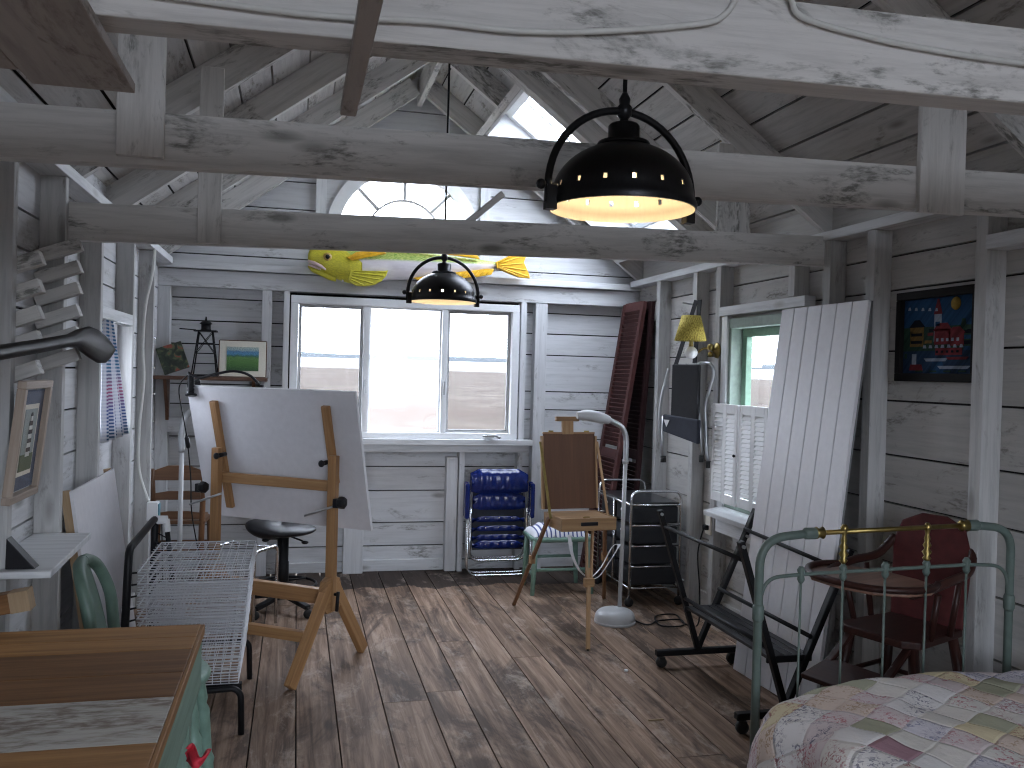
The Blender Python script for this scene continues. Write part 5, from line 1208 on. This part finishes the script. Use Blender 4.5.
# ------------------------------------------------------------------ black print rack
rk = thing('print_rack', 'black folding print rack on casters before the beadboard panel', 'rack', (2.06, 3.78, 0))
for y, nm in ((4.21, 0), (3.36, 1)):
    mb = MB(); mb.span(1.84, 2.30, y-.018, y+.018, .062, .092); bf = mb.build('base_bar', M['black'], rk, bevel=.004)
    for xx in (1.87, 2.27):
        mb = MB(); mb.lathe([(.006, -.014), (.026, -.014), (.029, 0), (.026, .014), (.006, .014)], 16, (xx, y, .029), Matrix.Rotation(PI/2, 3, 'X')); mb.tube([(xx, y, .03), (xx, y, .065)], .009, 8); mb.box((xx, y, .05), (.03, .036, .016)); mb.build('caster', M['rubber'], bf)
    mb = MB(); mb.bar((2.075, y-.004, .08), (1.835, y-.004, .82), .026, .034, (0, 1, 0)); mb.build('arm', M['black'], rk, bevel=.004)
    mb = MB(); mb.bar((2.075, y+.014, .08), (2.395 if y > 4 else 2.375, y+.014, .815 if y > 4 else .77), .026, .036, (0, 1, 0)); mb.build('arm', M['black'], rk, bevel=.004)
    mb = MB(); mb.tube([(2.335, y-.02, .675), (2.335, y+.04, .675)], .008, 8); mb.tube([(1.84, y-.03, .80), (1.84, y+.02, .80)], .008, 8); mb.build('bolt', M['steel'], rk)
for a, b, r_ in (((1.862, .735), (1.862, .735), .010), ((1.985, .36), (1.985, .36), .010), ((2.326, .712), (2.31, .69), .010), ((2.185, .40), (2.185, .40), .010)):
    mb = MB(); mb.tube([(a[0], 4.21, a[1]), (b[0], 3.36, b[1])], r_, 10); mb.build('rail', M['black'], rk)
mb = MB()
for i in range(5): mb.span(1.99 + i*.042, 2.027 + i*.042, 3.37, 4.20, .305, .32)
for y in (3.375, 4.195): mb.span(1.985, 2.20, y-.008, y+.008, .29, .32)
mb.build('slatted_shelf', M['blackplastic'], rk, bevel=.003)

# ------------------------------------------------------------------ dark wooden high chair
hc = thing('high_chair', 'dark red wooden high chair with round tray behind the iron bed', 'high chair', (2.30, 2.93, 0), math.radians(200))
# local: +x forward, +y to its left
for sx, sy in ((1, 1), (1, -1), (-1, 1), (-1, -1)):
    mb = MB(); mb.tube([(sx*.19, sy*.20, 0), (sx*.16, sy*.165, .3), (sx*.13, sy*.13, .54)], [.019, .022, .019], 10); mb.build('leg', M['darkwood'], hc, local=True)
mb = MB(); mb.prism([(-.17, -.15), (.15, -.17), (.19, -.12), (.19, .12), (.15, .17), (-.17, .15)], .03, (0, 0, .55), (1, 0, 0), (0, 1, 0)); mb.build('seat', M['darkwood'], hc, local=True, bevel=.006)
mb = MB(); bpts = [(-.15, .56), (.15, .56), (.165, .86), (.13, .95), (.04, .985), (-.04, .985), (-.13, .95), (-.165, .86)]
bpts = [(-.15, 0), (.15, 0), (.165, .30), (.135, .385), (.05, .425), (-.05, .425), (-.135, .385), (-.165, .30)]
mb.prism(bpts, .02, (-.165, 0, .56), (0, 1, 0), (-.10, 0, 1)); mb.build('backrest', M['redpaint'], hc, local=True, bevel=.006)
for sy in (-1, 1):
    mb = MB(); mb.tube(smooth_path([(-.20, sy*.165, .87), (-.12, sy*.19, .80), (.02, sy*.205, .785), (.16, sy*.20, .765), (.24, sy*.18, .752)], 5), .017, 10); mb.build('arm_rest', M['darkwood'], hc, local=True)
    mb = MB(); mb.tube([(.07, sy*.16, .56), (.09, sy*.195, .74)], .012, 8); mb.tube([(-.05, sy*.165, .56), (-.05, sy*.195, .77)], .012, 8); mb.build('arm_spindles', M['darkwood'], hc, local=True)
mb = MB(); tp = [(.10, -.20), (.20, -.235), (.30, -.21), (.385, -.13), (.41, 0), (.385, .13), (.30, .21), (.20, .235), (.10, .20), (.06, .1), (.05, 0), (.06, -.1)]
mb.prism(tp, .018, (0, 0, .765), (1, 0, 0), (0, 1, 0)); tr = mb.build('tray', M['traywood'], hc, local=True, bevel=.006)
mb = MB(); rim = [(p[0], p[1], .781) for p in tp[:9]]; mb.tube(smooth_path(rim, 4), .013, 8); mb.build('tray_rim', M['darkwood'], tr, local=True)
mb = MB(); mb.box((.34, 0, .42), (.17, .27, .02), Matrix.Rotation(.22, 3, 'Y')); fr = mb.build('footrest', M['darkwood'], hc, local=True, bevel=.004)
for sy in (-1, 1):
    mb = MB(); mb.bar((.13, sy*.12, .54), (.32, sy*.12, .405), .018, .028, (0, 1, 0)); mb.build('footrest_arm', M['darkwood'], hc, local=True, bevel=.003)
mb = MB()
for z in (.2, .36):
    for sy in (-1, 1): mb.tube([(.165, sy*.17, z), (-.165, sy*.17, z)], .010, 8)
    mb.tube([(-.165, -.17, z-.03), (-.165, .17, z-.03)], .010, 8)
mb.tube([(.17, -.18, .15), (.17, .18, .15)], .010, 8); mb.build('stretcher', M['darkwood'], hc, local=True)

# ------------------------------------------------------------------ iron bed with quilt
bd_ = thing('iron_bed', 'green painted iron bed foot with brass rail at the corner of the room', 'bed', (2.0, 2.62, 0))
YF = 2.62; XA, XB = 1.505, 2.50
mb = MB(); mb.tube(fillet([(XA, YF, 0.0), (XA, YF, .975), (1.70, YF, .992)], .2, 12), .0145, 12); mb.build('post', M['bedgreen'], bd_)
mb = MB(); mb.tube(fillet([(XB, YF, 0.0), (XB, YF, .995), (2.33, YF, 1.01)], .17, 12), .0145, 12); mb.build('post', M['bedgreen'], bd_)
for x, z in ((1.69, .991), (2.335, 1.009)):
    mb = MB(); mb.lathe([(.014, -.025), (.020, -.018), (.020, .018), (.014, .025)], 14, (x, YF, z), Matrix.Rotation(PI/2, 3, 'Y')); mb.build('joint_collar', M['bedgreen'], bd_)
for x in (XA, XB):
    mb = MB(); mb.lathe([(.0145, -.03), (.019, -.02), (.019, .02), (.0145, .03)], 14, (x, YF, .73)); mb.build('joint_collar', M['bedgreen'], bd_)
    mb = MB(); mb.lathe([(.02, 0), (.026, .01), (.024, .05), (.02, .06)], 12, (x, YF, 0)); mb.build('foot', M['bedgreen'], bd_)
mb = MB(); mb.tube([(1.71, YF, .992), (2.32, YF, 1.009)], .0085, 12); mb.build('brass_rail', M['brass'], bd_)
for x, z in ((1.725, .9925), (2.30, 1.0085)):
    mb = MB(); mb.lathe([(.011, -.02), (.021, -.012), (.014, 0), (.021, .012), (.011, .02)], 14, (x, YF, z), Matrix.Rotation(PI/2, 3, 'Y')); mb.build('brass_collar', M['brass'], bd_)
mb = MB(); mb.tube(fillet([(XA, YF, .73), (XA+.02, YF, .845), (1.68, YF, .855), (2.36, YF, .87), (XB-.02, YF, .86), (XB, YF, .74)], .12, 8), .0065, 8); mb.build('lower_rail', M['bedgreen'], bd_)
rods = [1.66, 1.82, 1.985, 2.15, 2.315]
for i, x in enumerate(rods):
    z = .855 + (x-1.68)*.022; mb = MB(); mb.tube([(x, YF, .18), (x, YF, z)], .0042, 8); rd = mb.build('rod', M['bedgreen'], bd_)
    mb = MB(); mb.lathe([(.007, -.03), (.013, -.018), (.010, 0), (.014, .014), (.007, .026)], 10, (x, YF, z)); mb.build('knuckle', M['bedgreen'], rd)
for x in (1.82, 2.15):
    z = .885; mb = MB(); mb.lathe([(.006, z), (.015, z+.012), (.008, z+.02), (.017, z+.034), (.008, z+.046), (.015, z+.058), (.008, z+.07), (.011, z+.08), (.007, z+.095), (.010, z+.112), (.014, z+.122), (.006, z+.135)], 12, (x, YF, 0)); mb.build('brass_spindle', M['brass'], bd_)
mb = MB(); mb.tube([(XA, YF, .18), (XB, YF, .18)], .014, 8); mb.build('bottom_rail', M['bedgreen'], bd_)
for x in (XA+.02, XB-.02):
    mb = MB(); mb.span(x-.012, x+.012, .75, YF, .24, .28); mb.build('side_rail', M['black'], bd_)
mt = MB(); mt.box((2.05, 1.52, .36), (.86, 1.62, .16)); tag(mt.build('mattress', M['mattress'], bevel=.05), 'mattress under the patchwork quilt on the iron bed', 'mattress')

def quilt_mat():
    t = NT('patchwork_quilt'); tc = t.n('ShaderNodeTexCoord'); mp = t.n('ShaderNodeMapping'); mp.inputs['Rotation'].default_value = (0, 0, .45); t.link(tc.outputs['UV'], mp.inputs[0])
    def cells(f, off):
        v = t.n('ShaderNodeVectorMath', operation='MULTIPLY'); t.link(mp.outputs[0], v.inputs[0]); v.inputs[1].default_value = (f, f, 0)
        a = t.n('ShaderNodeVectorMath', operation='ADD'); t.link(v.outputs[0], a.inputs[0]); a.inputs[1].default_value = (off, off*1.7, 0)
        fl = t.n('ShaderNodeVectorMath', operation='FLOOR'); t.link(a.outputs[0], fl.inputs[0]); w = t.n('ShaderNodeTexWhiteNoise', noise_dimensions='2D'); t.link(fl.outputs[0], w.inputs['Vector']); return w.outputs['Value'], a.outputs[0]
    val, coord = cells(9.2, 5.7)
    base = t.ramp(val, [(0, (.62, .59, .56)), (.16, (.60, .53, .36)), (.28, (.64, .62, .62)), (.42, (.36, .36, .27)), (.54, (.57, .50, .51)), (.66, (.60, .58, .55)), (.76, (.33, .2, .235)), (.84, (.58, .48, .42)), (.92, (.55, .53, .58))], 'CONSTANT')
    prn = t.ramp(val, [(0, 0.), (.1, 1.), (.2, 0.), (.3, 1.), (.4, 0.), (.55, 1.), (.68, 1.), (.75, 0.), (.85, 1.)], 'CONSTANT')
    pc = t.ramp(val, [(0, (.3, .1, .12)), (.35, (.10, .10, .16)), (.6, (.36, .10, .13)), (.8, (.30, .2, .12)), (.92, (.2, .2, .3))], 'CONSTANT')
    sp = t.ramp(t.noise(t.uv(75, 75), 1, 3, .6, 1.2), [(.52, 0.), (.57, 1.)]); m2 = t.ramp(t.noise(t.uv(12, 12), 1, 2), [(.42, 0.), (.55, 1.)])
    c = t.mix(t.math('MULTIPLY', t.math('MULTIPLY', sp, prn), t.math('MULTIPLY', m2, .8)), base, pc)
    fr = t.n('ShaderNodeVectorMath', operation='FRACTION'); t.link(coord, fr.inputs[0]); sp2 = t.n('ShaderNodeSeparateXYZ'); t.link(fr.outputs[0], sp2.inputs[0])
    def edge(s): return t.math('MINIMUM', s, t.math('SUBTRACT', 1., s))
    ed = t.math('MINIMUM', edge(sp2.outputs[0]), edge(sp2.outputs[1])); q = t.noise(t.uv(38, 38), 1, 3)
    h = t.math('ADD', t.ramp(ed, [(0., 0.), (.08, 1.)]), t.math('MULTIPLY', q, .8)); t.color(c).set(.9, 0, .1).bump(h, .7, .006); return t.m
def quilt_fn(u, v):
    """u across from the free side to the wall, v from the foot to the head."""
    s = u*1.55; rr = .10; drop = .30
    if s < drop: x, z = 1.362 + .05*s/drop, .18 + .28*s/drop + .0
    elif s < drop + rr*1.5: a = (s-drop)/(rr*1.5)*PI/2; x, z = 1.412 + rr*(1-math.cos(a)), .46 + .07*math.sin(a)
    else: x, z = 1.512 + (s-drop-rr*1.5)*.88, .53
    d = v*1.95; drop2 = .22
    if d < drop2: y, k = 2.555 - .03*d/drop2, (drop2-d)
    elif d < drop2 + .16: a = (d-drop2)/.16*PI/2; y, k = 2.525 - .10*(1-math.cos(a)), -.0 ; z -= .06*(1-math.sin(a))
    else: y, k = 2.425 - (d-drop2-.16), 0
    if d < drop2: z -= .06 + k
    cr = max(0., 1 - (x-1.36)/.42)*max(0., 1 - (2.56-y)/.5)
    z -= .10*cr; y -= .07*max(0., 1 - (x-1.36)/.4)**2*max(0., 1 - (2.56-y)/.4)
    z = max(.17, z)
    if z > .3: z += .016*mnoise.noise(V((x*4, y*4, 1))) + .010*mnoise.noise(V((x*11, y*11, 5)))
    if x < 1.46: x += .018*math.sin(y*21) + .012*mnoise.noise(V((y*6, z*4, 2)))
    x = min(x, 2.60)
    return (x, y, z)
mb = MB(); mb.grid(quilt_fn, 90, 100, us=1.55, vs=1.95); o = mb.build('patchwork_quilt', quilt_mat(), loc=(2.0, 1.7, .2)); md = o.modifiers.new('thick', 'SOLIDIFY'); md.thickness = .02; md.offset = -1
tag(o, 'pastel patchwork quilt spread over the iron bed', 'quilt')

# ------------------------------------------------------------------ light and camera
w = bpy.data.worlds.new('overcast_sky'); bpy.context.scene.world = w; w.use_nodes = True; nt = w.node_tree
bg = nt.nodes['Background']; tc = nt.nodes.new('ShaderNodeTexCoord'); sep = nt.nodes.new('ShaderNodeSeparateXYZ'); nt.links.new(tc.outputs['Generated'], sep.inputs[0])
rp = nt.nodes.new('ShaderNodeValToRGB'); e_ = rp.color_ramp.elements; e_[0].position = 0.; e_[0].color = (.84, .92, 1.06, 1); e_[1].position = 1.; e_[1].color = (.8, .9, 1.08, 1)
nt.links.new(sep.outputs[2], rp.inputs[0]); nt.links.new(rp.outputs[0], bg.inputs['Color']); bg.inputs['Strength'].default_value = SKY_STRENGTH
def portal(name, loc, rot, sx, sy):
    l = bpy.data.lights.new(name, 'AREA'); l.shape = 'RECTANGLE'; l.size = sx; l.size_y = sy; l.cycles.is_portal = True
    o = bpy.data.objects.new(name, l); COL.objects.link(o); o.location = loc; o.rotation_euler = rot; return o
portal('daylight_portal', ((W1[0]+W1[1])/2, YB+.06, 1.5), (-PI/2, 0, 0), 1.7, 1.02)
portal('daylight_portal', (FC[0], YB+.06, 2.76), (-PI/2, 0, 0), 1.2, .72)
portal('daylight_portal', (XR+.06, 4.45, 1.3), (0, PI/2, 0), 1.1, .84)
portal('daylight_portal', (XL-.06, 4.69, 1.3), (0, -PI/2, 0), .8, .68)
portal('daylight_portal', (.85, YR-.06, 1.42), (PI/2, 0, 0), 2.12, 1.27)
portal('daylight_portal', (.85, YR-.06, 2.65), (PI/2, 0, 0), 1.72, .72)
c_ = slope_pt(1, (SKY[0]+SKY[1])/2, (SKY[2]+SKY[3])/2, .3); portal('daylight_portal', c_, (0, TH, 0), 1.28, 1.16)

F_, YAW, PIT, ROLL = 878., math.radians(13.8), -.0114, .027
f = V((math.sin(YAW)*math.cos(PIT), math.cos(YAW)*math.cos(PIT), math.sin(PIT))); r_ = V((math.cos(YAW), -math.sin(YAW), 0)); u_ = r_.cross(f)
R1 = r_*math.cos(ROLL) + u_*math.sin(ROLL); U1 = -r_*math.sin(ROLL) + u_*math.cos(ROLL)
cam = bpy.data.cameras.new('camera'); cam.sensor_width = 36; cam.lens = F_/1024*36; cam.clip_start = .05; cam.clip_end = 3000
co = bpy.data.objects.new('camera', cam); COL.objects.link(co); co.matrix_world = Matrix.Translation(V((0, 0, 1.5))) @ Matrix((R1, U1, -f)).transposed().to_4x4()
S = bpy.context.scene; S.camera = co
S.view_settings.view_transform = 'Standard'; S.view_settings.look = 'None'; S.view_settings.gamma = 1; S.view_settings.use_curve_mapping = False; S.view_settings.exposure = EXPOSURE
S.cycles.pixel_filter_type = 'BLACKMAN_HARRIS'; S.cycles.filter_width = 1.15
S.cycles.max_bounces = 10; S.cycles.diffuse_bounces = 6; S.cycles.glossy_bounces = 4; S.cycles.transparent_max_bounces = 16; S.cycles.sample_clamp_indirect = 8
bpy.context.view_layer.update()
